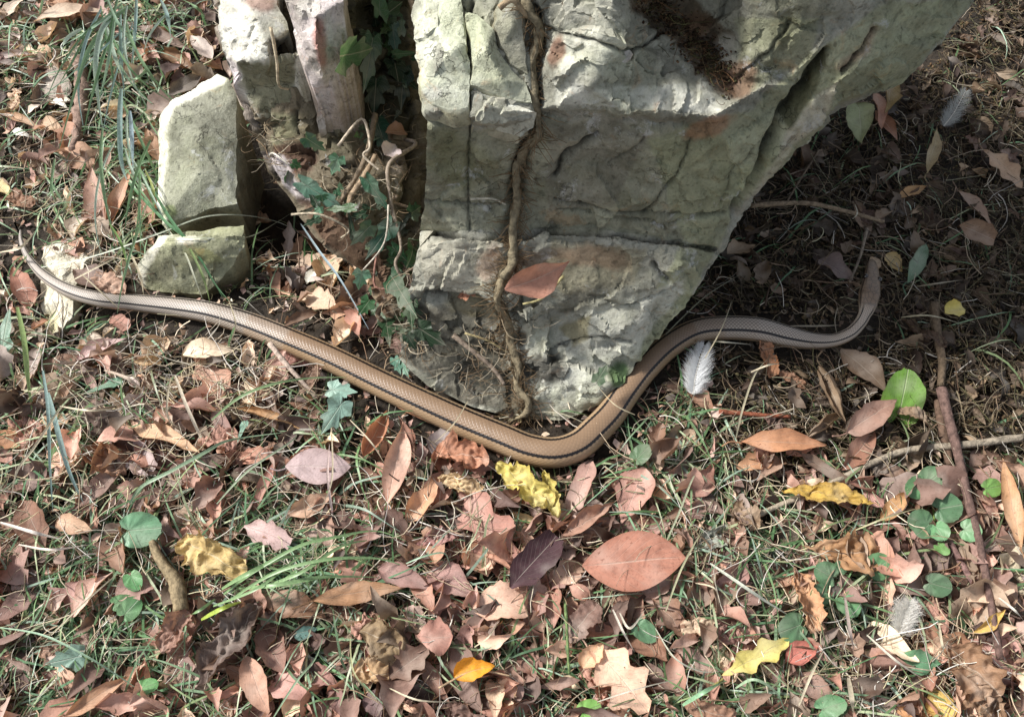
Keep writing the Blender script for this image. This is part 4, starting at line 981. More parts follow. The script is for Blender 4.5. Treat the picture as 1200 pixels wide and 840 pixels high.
leaf('lan', 792, 700, 812, 650, 16, (150, 98, 82), 'narrow brown leaf behind the right end of the big oval leaf', c=.3)
leaf('torn', 814, 640, 850, 620, 30, (148, 158, 140), 'grey-green crumpled leaf right of the big oval leaf', k=.5, z=.012)
leaf('ova', 790, 762, 846, 790, 26, (176, 140, 130), 'pinkish leaf between the bleached and the wavy yellow-green leaf', c=.3, z=.01)
leaf('lan', 1052, 770, 1102, 776, 30, (104, 156, 112), 'pointed green leaf at the lower right below the down tuft', z=.022, c=.15, **G)
leaf('rnd', 960, 832, 992, 822, 26, (100, 156, 104), 'green leaf cut by the bottom edge', z=.022)
leaf('rnd', 680, 836, 704, 826, 24, (130, 190, 90), 'yellow-green leaf at the bottom right of the narrow pinkish leaf', z=.02)
leaf('ova', 430, 812, 448, 840, 24, (118, 92, 96), 'dark mauve leaf at the bottom below the mustard one', z=.014)
leaf('lan', 388, 800, 404, 840, 20, (138, 98, 94), 'upright mauve leaf at the bottom left of the mustard one', z=.012)
# round-leaved creeper on the right: one plant, its leaves are parts
def creeper(label, stem, leaves, col=(104, 158, 104)):
    root = empty('creeping_plant', on_ground(*stem[0], .0)); tag(root, label, 'plant')
    P, R = catmull([on_ground(x, y, .012) for x, y in stem], [.0008] * len(stem), 5)
    v, f = tube(P, R, 5); s = link('stem', mesh('stem', v, f, M_TWIG), root); setcol(s, (110, 130, 70))
    for (x, y, r, a) in leaves:
        ar = math.radians(a); dx, dy = math.cos(ar) * r * .95, -math.sin(ar) * r * .95
        B = on_ground(x - dx, y - dy, .022); T = on_ground(x + dx, y + dy, .026); W = 2 * r * 1.0 * pixm(B)
        g = radial_geo('rnd', (T - B).length, W, seed=int(x + y), c=.15, w=.015)
        me = mesh('leaf', g[0], g[1], M_GREEN, True, None, g[2])
        o = bpy.data.objects.new('leaf', me); COL.objects.link(o); o.parent = root
        o.matrix_parent_inverse = Matrix.Translation(-root.location); o.matrix_basis = frame(B, T, (Vector((random.uniform(-.2, .2), -.2, 1))).normalized(), random.uniform(-10, 10))
        q = random.uniform(.85, 1.1); setcol(o, pale(tuple(min(255, c * q) for c in col), .75, 1.0))
        m = root.location
creeper('creeping plant with round green leaves in a cluster left of the long stick', [(1075, 566), (1092, 590), (1100, 620), (1140, 624)],
        [(1072, 572, 13, 200), (1094, 560, 15, 40), (1112, 594, 17, 10), (1076, 610, 14, 160), (1082, 620, 12, 220), (1101, 624, 12, 300), (1139, 622, 13, 350)])
creeper('creeping plant with small round leaves left of the blue-white down tuft', [(1030, 662), (1005, 700), (970, 700), (940, 735)],
        [(966, 671, 14, 150), (960, 697, 12, 200), (995, 712, 14, 300), (1032, 662, 15, 30), (926, 736, 16, 200), (984, 664, 8, 90)])
leaf('rnd', 1153, 573, 1174, 569, 21, (124, 176, 84), 'single light green round leaf right of the long stick', z=.022)
leaf('rnd', 1086, 682, 1116, 690, 26, (84, 130, 82), 'single dark green leaf below the round-leaved cluster', z=.022)
leaf('rnd', 1098, 638, 1112, 650, 14, (110, 164, 84), 'tiny green leaf just under the round-leaved cluster', z=.022)
leaf('rnd', 744, 540, 762, 522, 22, (92, 128, 84), 'dark green leaf in the grass right of the snake\'s lowest bend', z=.018)

# ------------------------------------------------------------------ feathers and down
def feather(pts, wid, col, label, n=150, fluff=.5, nm='feather', lift=.02, seed=1):
    rd = random.Random(seed)
    P, R = catmull([on_ground(x, y, lift + .006 * i) for i, (x, y) in enumerate(pts)], [.0007] * len(pts), 10)
    R = [.0008 * (1 - .7 * i / len(P)) for i in range(len(P))]
    root = empty(nm, P[0]); tag(root, label, nm.replace('_', ' ') if nm == 'feather' else 'down tuft')
    v, f = tube(P, R, 5); s = link('quill', mesh('quill', v, f, M_FEATH), root); setcol(s, (235, 232, 224))
    V = []; F = []
    wm = wid * pixm(P[0])
    for i in range(n):
        t = rd.uniform(.02, 1); a = P[min(len(P) - 1, int(t * (len(P) - 1)))]; b = P[min(len(P) - 1, int(t * (len(P) - 1)) + 1)]
        d = (P[-1] - P[0]).normalized(); sd = d.cross(Vector((0, 0, 1))).normalized() * rd.choice((-1, 1))
        L = wm * .5 * (math.sin(PI * min(1, t * .85 + .12)) ** .6) * rd.uniform(.7, 1.15)
        dr = (sd + d * rd.uniform(.1, .9) + Vector((0, 0, rd.uniform(-.6, .8)))).normalized()
        p = a.copy(); k = 6; wd = .00015
        side = dr.cross(Vector((0, 0, 1))).normalized() * wd; base = len(V)
        for q in range(k + 1):
            V += [tuple(p - side * (1 - q / k * .7)), tuple(p + side * (1 - q / k * .7))]
            dr = (dr + d * .16 + Vector((rd.uniform(-1, 1), rd.uniform(-1, 1), rd.uniform(-1, 1))) * fluff * .5).normalized()
            p = p + dr * (L / k)
        for q in range(k): z = base + 2 * q; F.append((z, z + 1, z + 3, z + 2))
    o = link('vane', mesh('vane', V, F, M_FEATH), root); setcol(o, col); tag(o, kind='stuff')
feather([(812, 462), (816, 436), (826, 404)], 44, (225, 226, 226), 'fluffy white feather lying beside the snake, right of the boulder\'s tip', n=1700, fluff=.55)
feather([(1054, 742), (1060, 722), (1066, 706)], 44, (224, 222, 216), 'blue-white tuft of down at the lower right', n=1300, fluff=1.0, nm='down_tuft', seed=2)
feather([(1106, 148), (1118, 132), (1132, 106)], 34, (188, 190, 186), 'grey feather with bare white quill in the upper right litter', n=700, fluff=.5, seed=3)

# ------------------------------------------------------------------ sticks, vines, roots, grass blades
def stick(name, pts, r, col, label, cat, lift=.012, rough=.25, group=None, parent=None, on=None, per=6, taper=.7, side=()):
    P = []
    for i, p in enumerate(pts):
        lf = p[2] if len(p) > 2 else lift
        if on == 'rock': q, n = surf(p[0], p[1], lf)
        else: q = on_ground(p[0], p[1], lf)
        P.append(q)
    if on == 'rock':
        ds = [(q - CAMP).length for q in P]
        for _ in range(2): ds = [min(ds[i], (ds[max(i - 1, 0)] + 2 * ds[i] + ds[min(i + 1, len(ds) - 1)]) / 4) for i in range(len(ds))]
        P = [CAMP + (q - CAMP).normalized() * d for q, d in zip(P, ds)]
    R = [(r if not isinstance(r, (list, tuple)) else r[i]) * pixm(P[i]) * (1 - (1 - taper) * i / (len(P) - 1)) for i in range(len(P))]
    P, R = catmull(P, R, per); v, f = tube(P, R, 9 if R[0] > .002 else 6, rough, seed=len(pts))
    me = mesh(name, v, f, M_TWIG); o = link(name, me, parent); setcol(o, col)
    if parent is None:
        tag(o, label, cat, group)
    return o, P
stick('stick', [(1103, 455), (1112, 492), (1122, 530), (1133, 580), (1146, 630), (1158, 690), (1172, 772)], 6, (110, 88, 80), 'long dark purple-brown stick running down the right side', 'stick', .024)
stick('stick', [(1094, 356), (1098, 390), (1104, 424), (1102, 452)], 6, (112, 96, 78), 'short grey-brown stick above the long dark one', 'stick', .015)
stick('stick', [(1100, 470), (1104, 500), (1110, 530), (1112, 545)], 6, (104, 84, 70), 'short stick lying parallel to the upper end of the long dark stick', 'stick', .015)
stick('stick', [(1200, 512), (1130, 521), (1066, 527), (1020, 543), (975, 566), (918, 590), (886, 604)], 4.5, (158, 146, 128), 'pale grey stick lying across the right side under the long one', 'stick', .018)
stick('stick', [(1112, 634), (1128, 662), (1152, 702)], 4.5, (132, 104, 98), 'short mauve stick left of the long dark one', 'stick', .016)
stick('twig', [(880, 241, .05), (940, 238, .04), (985, 246, .03), (1036, 260, .02)], 3, (140, 122, 100), 'thin bare twig sticking out from the boulder\'s right side', 'twig')
stick('twig', [(842, 482), (890, 486), (926, 488)], 3, (142, 86, 64), 'straight red-brown twig below the white feather', 'twig', .018)
stick('stick', [(92, 70), (96, 105), (92, 140), (86, 176)], [9, 9, 8, 7], (150, 126, 112), 'rough brown scaly stick among grass at the upper left', 'stick', .018, rough=.7, per=12)
stick('stalk', [(178, 634), (190, 660), (206, 682), (212, 716)], [4, 6, 9, 10], (142, 126, 98), 'thick grey-brown stalk right of the green seedling', 'stalk', .026, taper=1)
stick('twig', [(316, 402, .03), (340, 432, .024), (372, 466, .014)], 3.4, (196, 176, 160), 'pale bare twig leaning on the snake\'s lower side', 'twig')
stick('twig', [(514, 806), (556, 786), (600, 792)], 1.4, (176, 150, 120), 'fine twig crossing the dark peaked leaf', 'twig', .03)
stick('twig', [(662, 702), (664, 730), (667, 790)], 2.2, (112, 132, 84), 'thin upright green stem below the big oval leaf', 'stem', .024)
stick('twig', [(1000, 100), (1000, 210), (1000, 214)], .8, (120, 104, 84), 'hair-thin rootlet by the pale green leaf', 'twig', .01)
stick('twig', [(960, 176), (938, 210), (920, 240)], 1.6, (110, 96, 80), 'dark thin twig in the shade beside the boulder\'s overhang', 'twig', .02)
stick('twig', [(1016, 268), (1008, 300), (996, 330)], 2, (130, 118, 104), 'forked grey twig above the snake\'s head', 'twig', .03)
# the climbing ivy: woody stems are parts
vine = empty('climbing_vine', on_ground(612, 486, 0)); tag(vine, 'thick woody vine climbing the middle of the boulder with hairy rootlets', 'vine')
main, VP = stick('stem', [(622, -60, .006), (622, 0, .006), (627, 40, .006), (631, 80, .006), (634, 120, .006), (631, 148, .006), (622, 172, .005), (614, 200, .006), (611, 235, .006), (608, 270, .007), (600, 298, .006), (588, 322, .005)], [6, 6, 6, 5, 5, 5, 5, 5, 5, 5, 5.5, 5.5], (126, 116, 94), None, None, on='rock', parent=vine, rough=.8, taper=1, per=8)
st2, VP2 = stick('stem', [(588, 322, .005), (584, 346, .006), (588, 374, .006), (596, 400, .006), (600, 430, .006), (606, 452, .007), (616, 468, .008), (612, 486, .004), (596, 492, .002)], [5.5, 5.2, 4.6, 5, 4.2, 4.6, 4, 3.8, 2.6], (136, 124, 100), None, None, on='rock', parent=vine, rough=.8, taper=1, per=8)
rd = random.Random(5); RV = []; RF = []
for P_ in (VP, VP2):
    for i in range(420):
        p = P_[rd.randrange(len(P_) - 1)]; a = rd.uniform(0, 2 * PI)
        d = Vector((math.cos(a), math.sin(a) * .7, math.sin(a) * .7 - .1)).normalized() * rd.uniform(.002, .006)
        pts = [p.copy()]
        for q in range(4): pts.append(pts[-1] + d + Vector((rd.uniform(-1, 1), rd.uniform(-1, 1), rd.uniform(-1, 1))) * .0012)
        v, f = tube(pts, [.0004, .00035, .0003, .00025, .0002], 3); b = len(RV); RV += v; RF += [tuple(k + b for k in q) for q in f]
o = link('rootlets', mesh('rootlets', RV, RF, M_TWIG), vine); setcol(o, (124, 104, 78)); tag(o, kind='stuff')
stick('side_shoot', [(530, 392, .006), (552, 408, .008), (578, 432, .008), (590, 450, .004)], 3.2, (150, 134, 118), None, None, on='rock', parent=vine)
stick('side_shoot', [(552, 386, .008), (572, 400, .01), (592, 414, .006)], 1.6, (176, 162, 120), None, None, on='rock', parent=vine)
stick('side_shoot', [(660, 322, .006), (640, 344, .01), (616, 358, .006)], 2.0, (176, 166, 120), None, None, on='rock', parent=vine)
stick('side_shoot', [(552, 230, .004), (572, 230, .006), (592, 234, .004)], 1.6, (196, 190, 170), None, None, on='rock', parent=vine)
stick('side_shoot', [(592, 14, .01), (602, 6, .01), (618, 16, .008)], 4, (164, 144, 116), None, None, on='rock', parent=vine)
ivy = empty('ivy_plant', on_ground(452, 372, 0)); tag(ivy, 'ivy plant with bare stems and dark leaves filling the gap left of the boulder', 'ivy')
for pts, r, c in [([(474, -40, .07), (474, 0, .07), (479, 40, .065), (482, 80, .06), (480, 120, .055), (481, 150, .045), (484, 176, .03)], 4.4, (96, 84, 68)),
                  ([(486, 172, .016), (472, 186, .018), (455, 204, .02), (450, 222, .02), (452, 250, .02), (448, 290, .02), (452, 320, .02), (462, 338, .016)], 2.7, (150, 136, 120)),
                  ([(408, 140, .03), (404, 158, .03), (414, 182, .03), (432, 202, .026), (448, 212, .022)], 2, (190, 176, 156)),
                  ([(436, 160, .02), (430, 190, .016), (418, 218, .014), (404, 242, .008), (398, 256, -.002)], 3.6, (136, 120, 100)), ([(440, 196, .012), (426, 214, .01), (418, 232, .01), (408, 254, .0)], 4, (168, 146, 120)),
                  ([(362, 236, .02), (382, 234, .022), (398, 248, .02), (412, 268, .014)], 1.7, (176, 164, 142)),
                  ([(446, 236, .024), (444, 270, .024), (440, 300, .022)], 1.3, (196, 186, 170)),
                  ([(472, 280, .02), (474, 300, .022), (470, 320, .02), (460, 330, .016)], 2.2, (150, 134, 116)),
                  ([(458, 226, .02), (470, 240, .02), (480, 248, .014)], 2.4, (160, 140, 118)), ([(425, 296, .02), (440, 312, .02), (458, 336, .014)], 1.6, (150, 110, 96)),
                  ([(462, 338, .014), (456, 352, .014), (458, 372, .01)], 4, (130, 110, 90)), ([(316, 35, .01), (326, 70, .008), (330, 90, .008), (340, 101, .006)], 2, (206, 190, 160)),
                  ([(300, 190, .012), (330, 182, .014), (350, 196, .01)], 1.2, (210, 205, 190))]:
    stick('stem', pts, r, c, None, None, on='rock', parent=ivy)
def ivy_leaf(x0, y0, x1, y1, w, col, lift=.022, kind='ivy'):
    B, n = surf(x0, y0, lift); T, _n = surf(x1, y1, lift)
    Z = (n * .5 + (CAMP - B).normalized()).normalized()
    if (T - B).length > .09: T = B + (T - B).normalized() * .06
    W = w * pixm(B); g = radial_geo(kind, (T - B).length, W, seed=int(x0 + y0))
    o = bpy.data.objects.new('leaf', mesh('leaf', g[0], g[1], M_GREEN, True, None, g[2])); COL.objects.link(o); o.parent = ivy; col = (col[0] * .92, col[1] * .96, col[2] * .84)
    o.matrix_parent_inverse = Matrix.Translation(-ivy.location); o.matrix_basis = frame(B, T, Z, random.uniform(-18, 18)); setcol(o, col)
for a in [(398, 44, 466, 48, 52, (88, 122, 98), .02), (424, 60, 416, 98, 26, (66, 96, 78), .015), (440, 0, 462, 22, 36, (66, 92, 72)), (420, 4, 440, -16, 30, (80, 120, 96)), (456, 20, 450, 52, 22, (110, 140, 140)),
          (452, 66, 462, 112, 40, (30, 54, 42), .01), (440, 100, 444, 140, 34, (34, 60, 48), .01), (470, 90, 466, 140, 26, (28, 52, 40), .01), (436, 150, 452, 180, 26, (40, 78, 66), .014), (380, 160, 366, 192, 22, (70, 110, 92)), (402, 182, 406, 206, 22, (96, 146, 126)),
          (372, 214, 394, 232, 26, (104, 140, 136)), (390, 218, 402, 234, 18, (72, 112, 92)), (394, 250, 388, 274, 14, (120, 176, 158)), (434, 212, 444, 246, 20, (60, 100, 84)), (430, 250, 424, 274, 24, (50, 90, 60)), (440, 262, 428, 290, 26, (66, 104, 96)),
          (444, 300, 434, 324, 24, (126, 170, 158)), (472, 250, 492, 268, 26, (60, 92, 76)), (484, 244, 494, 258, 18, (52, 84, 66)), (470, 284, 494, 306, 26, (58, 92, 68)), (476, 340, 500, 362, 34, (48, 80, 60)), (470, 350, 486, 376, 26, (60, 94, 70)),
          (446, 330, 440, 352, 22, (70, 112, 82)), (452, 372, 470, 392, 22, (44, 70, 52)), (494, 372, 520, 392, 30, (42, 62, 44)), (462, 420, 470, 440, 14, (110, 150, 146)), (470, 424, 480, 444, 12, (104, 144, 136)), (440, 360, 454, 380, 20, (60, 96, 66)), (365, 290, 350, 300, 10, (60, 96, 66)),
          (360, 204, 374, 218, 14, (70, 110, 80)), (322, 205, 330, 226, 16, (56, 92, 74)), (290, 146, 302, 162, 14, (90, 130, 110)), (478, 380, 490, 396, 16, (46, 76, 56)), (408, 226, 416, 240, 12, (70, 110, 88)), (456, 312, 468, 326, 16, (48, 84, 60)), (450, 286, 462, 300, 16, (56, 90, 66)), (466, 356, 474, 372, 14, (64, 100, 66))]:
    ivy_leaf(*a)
ri = random.Random(77)
for cx, cy, sx, sy, nn in [(448, 60, 26, 60, 24), (438, 160, 26, 24, 8), (388, 232, 18, 22, 8), (430, 262, 20, 24, 7), (478, 290, 12, 40, 8), (478, 372, 16, 26, 10), (452, 350, 14, 26, 5)]:
    for _ in range(nn):
        x = cx + ri.gauss(0, sx * .6); y = cy + ri.gauss(0, sy * .6); a = ri.uniform(0, 2 * PI); L_ = ri.uniform(9, 20)
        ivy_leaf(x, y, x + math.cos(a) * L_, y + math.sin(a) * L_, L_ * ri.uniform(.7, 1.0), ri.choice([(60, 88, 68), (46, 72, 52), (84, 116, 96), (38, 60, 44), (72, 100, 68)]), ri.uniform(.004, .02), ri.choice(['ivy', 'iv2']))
leaf('ivy', 698, 444, 712, 426, 18, (78, 110, 72), 'dark green leaf at the boulder\'s foot above the snake', z=.02, on='rock', name='ivy_leaf')
leaf('ova', 452, 200, 462, 170, 26, (196, 188, 196), 'lilac-white dead leaf caught among the ivy stems', z=.02, on='rock', c=.4)
leaf('ova', 454, 176, 478, 158, 20, (156, 112, 84), 'brown dead leaf caught above the lilac-white one', z=.02, on='rock', c=.4)
leaf('ova', 468, 322, 486, 306, 20, (216, 192, 198), 'pinkish white leaf between ivy stems at the boulder\'s edge', z=.014, on='rock', c=.3)

def blade(pts, w, col, label, cat='grass blade', name='grass_blade', lift=.03, group=None, on=None):
    n = len(pts); Q = []
    for i, p in enumerate(pts):
        t = i / (n - 1); lf = p[2] if len(p) > 2 else lift * (0.5 + math.sin(PI * min(1, t + .12)) * .8)
        Q.append(on_ground(p[0], p[1], lf) if not on else surf(p[0], p[1], lf)[0])
    P, R = catmull(Q, [1] * n, 8); V = []; F = []; m = len(P)
    for i, p in enumerate(P):
        t = i / (m - 1); d = (P[min(i + 1, m - 1)] - P[max(i - 1, 0)]).normalized(); v = (CAMP - p).normalized()
        s = d.cross((v + Vector((.3, .3, .2))).normalized()).normalized(); nn = s.cross(d)
        h = w * .5 * pixm(p) * (min(1, .55 + 2 * t) * (1 - max(0, t - .55) / .45 * .92))
        V += [tuple(p - s * h + nn * h * .35), tuple(p), tuple(p + s * h + nn * h * .35)]
    for i in range(m - 1):
        a = 3 * i; F += [(a, a + 1, a + 4, a + 3), (a + 1, a + 2, a + 5, a + 4)]
    if group:
        e = pts[-1]; l2 = autolabel(e[0], e[1], label)
        if l2: label = l2
    o = link(name, mesh(name, V, F, M_GRASS)); setcol(o, col); tag(o, label, cat, group)
    return o
GR = (134, 164, 124); GP = (186, 204, 186); ST = (216, 204, 176); GB = (158, 184, 178)
gl = 'long pale grass blade ending'
for pts, w, c in [([(152, 8), (126, 28), (108, 52), (98, 74), (84, 120), (68, 180)], 5, GR), ([(148, 10), (122, 30), (112, 70), (114, 110), (120, 150)], 6, GP), ([(124, 30), (134, 66), (144, 92)], 5, GP),
                  ([(126, 0), (136, 24), (150, 44), (166, 68)], 4, (150, 178, 150)), ([(188, 0), (196, 20), (200, 46)], 5, GB), ([(142, 104), (140, 140), (142, 190), (150, 214)], 6, GB), ([(152, 130), (154, 160), (156, 200)], 5, (170, 190, 200)),
                  ([(120, 150), (118, 190), (124, 240), (140, 300)], 4, GR), ([(96, 34), (78, 46), (70, 66)], 4, GP), ([(205, 10), (188, 24), (174, 44), (168, 64)], 2.6, GP), ([(178, 78), (160, 92), (146, 96)], 3, GR),
                  ([(150, 214), (170, 236), (196, 262), (224, 286), (250, 330), (270, 355)], 4, (110, 150, 110)), ([(176, 218), (200, 258), (232, 300), (262, 350)], 4, (100, 142, 102)), ([(160, 190), (178, 232), (180, 250)], 4, GR), ([(210, 268), (236, 320), (246, 355)], 3, (130, 150, 100)), ([(50, 0), (46, 18)], 3, GR), ([(240, 20), (228, 8), (205, -4)], 4, GR),
                  ([(64, 186), (60, 220), (66, 240)], 3, GR), ([(128, 262), (142, 286), (150, 316)], 3, (120, 150, 90)), ([(170, 200), (180, 226), (178, 262)], 3, (180, 190, 120))]:
    blade(pts, w, c, gl, group='long grass blades at the upper left', lift=.05)
rg = random.Random(9)
for k_ in range(30):
    x0, y0 = rg.gauss(136, 14), rg.gauss(14, 14) if k_ < 18 else rg.gauss(165, 30)
    if k_ >= 18: x0 = rg.gauss(160, 12)
    ang = rg.uniform(1.35, 2.5) if k_ < 18 else rg.uniform(.9, 2.1); L_ = rg.uniform(70, 150); bnd = rg.uniform(-.5, .2)
    blade([(x0 + math.cos(ang + bnd * t_) * L_ * t_, y0 + math.sin(ang + bnd * t_) * L_ * t_) for t_ in (0, .25, .5, .75, 1)], rg.uniform(1.8, 4), rg.choice([GR, GP, GB, (120, 152, 112), (150, 178, 150)]), gl, group='long grass blades at the upper left', lift=rg.uniform(.03, .055))
blade([(186, 140, .06), (208, 158, .09), (244, 178, .1), (280, 192, .1), (310, 192, .09)], 1.8, (224, 220, 200), 'thin white stem arching across the pale slab to the fractured rock', 'straw', 'straw')
blade([(40, 315, .02), (110, 300, .03), (180, 276, .05), (240, 254, .07), (290, 253, .08), (330, 262, .06), (362, 280, .04)], 1.6, (206, 212, 190), 'thin pale stem arching over the lower stone block and the dark hollow', 'straw', 'straw')
blade([(190, 278, .06), (240, 279, .07), (290, 278, .07), (322, 262, .06), (344, 248, .05)], 1.3, (190, 196, 170), 'fine stem crossing just under the arching one in the dark hollow', 'straw', 'straw')
blade([(352, 262, .06), (372, 292, .05), (400, 330, .04), (432, 386, .03)], 3.2, (176, 196, 204), 'straight bluish white stem leaning from the fractured rock to the snake', 'straw', 'straw')
blade([(0, 296), (24, 290), (42, 270)], 3, ST, 'pale straw crossing the tail tip', 'straw', 'straw')
blade([(190, 262, .03), (214, 292, .05), (228, 326, .05), (237, 350, .03)], 2.4, (206, 208, 186), 'pale bent straw in front of the stone block', 'straw', 'straw')
blade([(152, 296), (164, 322), (168, 345)], 3, ST, 'upright straw left of the stone block', 'straw', 'straw')
blade([(82, 330), (120, 310), (160, 290)], 2, ST, 'pale straw above the tail between the two stones', 'straw', 'straw')
blade([(150, 842), (142, 800), (148, 620), (178, 584), (216, 562), (250, 534), (270, 520)], 1, GR, 'hair-fine blade under the seedling', lift=.01)
blade([(152, 590), (166, 570), (200, 552), (240, 530), (262, 518), (290, 512), (330, 507)], 4, (148, 172, 140), 'long arching green blade over the broad shaded leaf on the left', lift=.04)
blade([(248, 492), (280, 466), (320, 450), (364, 443), (412, 442)], 3.4, (132, 156, 112), 'arching green blade reaching the snake left of the ivy pair', lift=.04)
blade([(254, 590), (290, 552), (340, 518), (348, 508)], 2.4, (176, 190, 160), 'fine pale blade crossing left of the lilac oval leaf', lift=.04)
blade([(20, 360), (28, 400), (32, 440), (38, 486)], 6, (150, 172, 110), 'thick pale green stem on the left below the tail', 'grass stem', lift=.03)
blade([(50, 434), (56, 480), (58, 540), (62, 600)], 4, GB, 'bluish blade left of the forked one on the left', lift=.03)
blade([(56, 460), (66, 500), (80, 550), (98, 590)], 6, GB, 'forked bluish green blade on the left', lift=.03)
blade([(72, 476), (40, 524), (20, 552), (12, 590)], 3, ST, 'curved straw crossing the bluish blades on the left', 'straw', 'straw', lift=.04)
blade([(70, 476), (104, 481), (142, 478)], 2.6, ST, 'kinked pale straw right of the bluish blades', 'straw', 'straw')
blade([(205, 440), (216, 470), (232, 506), (236, 516)], 4, (226, 214, 192), 'pale upright straw above the cream-orange leaf', 'straw', 'straw')
blade([(200, 442), (196, 466), (198, 492), (218, 506)], 2.4, ST, 'bent straw left of the pale upright one', 'straw', 'straw')
blade([(122, 434), (150, 444), (172, 462)], 4, (196, 178, 160), 'mauve straw under the lilac-pink leaf', 'straw', 'straw')
blade([(388, 500, .02), (389, 560, .04), (376, 596, .02)], 2, ST, 'straw crossing the lilac oval leaf', 'straw', 'straw')
blade([(390, 606, .02), (384, 560, .038), (386, 520, .03)], 3, (226, 204, 196), 'pale pink straw lying on the lilac oval leaf', 'straw', 'straw')
blade([(410, 492), (436, 520), (452, 546)], 2, ST, 'thin straw left of the long pinkish leaf', 'straw', 'straw', lift=.04)
blade([(350, 503), (376, 503)], 2.4, (226, 220, 206), 'short white straw below the ivy pair', 'straw', 'straw')
blade([(0, 612), (40, 624), (74, 632)], 4, (222, 214, 204), 'white straw on the left edge above the round green leaf', 'straw', 'straw', lift=.04)
blade([(22, 638), (60, 644), (104, 638)], 3, (222, 208, 196), 'second white straw just below the first on the left', 'straw', 'straw', lift=.04)
blade([(0, 735), (50, 744), (100, 768), (142, 794), (160, 806)], 2.4, (158, 186, 158), 'long thin blade crossing the lower left corner', lift=.05)
blade([(60, 744), (90, 714), (128, 680), (140, 672)], 1.8, ST, 'thin straw across the pale rosy leaf', 'straw', 'straw', lift=.04)
for pts, w in [([(262, 696), (300, 668), (350, 640), (390, 630), (440, 622), (476, 634)], 4), ([(268, 704), (320, 672), (380, 656), (440, 654), (476, 664)], 4), ([(280, 690), (320, 686), (380, 676), (440, 676)], 5), ([(250, 710), (300, 690), (340, 660), (380, 628)], 3.4),
               ([(300, 690), (350, 672), (400, 640), (440, 632)], 4), ([(260, 690), (290, 672), (330, 654), (366, 650)], 5), ([(252, 702), (232, 716), (214, 724)], 3.4)]:
    blade(pts, w, (136, 166, 116), 'green tuft blade ending', group='grass blades of the bottom tuft', lift=.045)
blade([(236, 726), (262, 712), (286, 704)], 5, (176, 196, 90), 'short bright yellow-green blade above the dark crumpled leaf', lift=.04)
blade([(476, 660, .04), (496, 652, .045), (520, 648, .04), (528, 664, .03)], 2, (150, 180, 150), 'thin blade bent sharply above the mauve-brown leaf')
blade([(318, 844), (346, 800), (370, 770), (380, 740)], 2.4, (160, 184, 150), 'thin upright blade right of the salmon leaf', lift=.04)
blade([(410, 746), (414, 786), (436, 814), (444, 824)], 2, (196, 196, 150), 'straw over the mustard crumpled leaf', 'straw', 'straw', lift=.045)
blade([(456, 806), (490, 820), (536, 822)], 2.2, ST, 'long straw along the bottom beneath the dark peaked leaf', 'straw', 'straw', lift=.035)
blade([(556, 758), (574, 744), (586, 722)], 1.8, ST, 'thin straw right of the squarish pink-brown leaf', 'straw', 'straw', lift=.04)
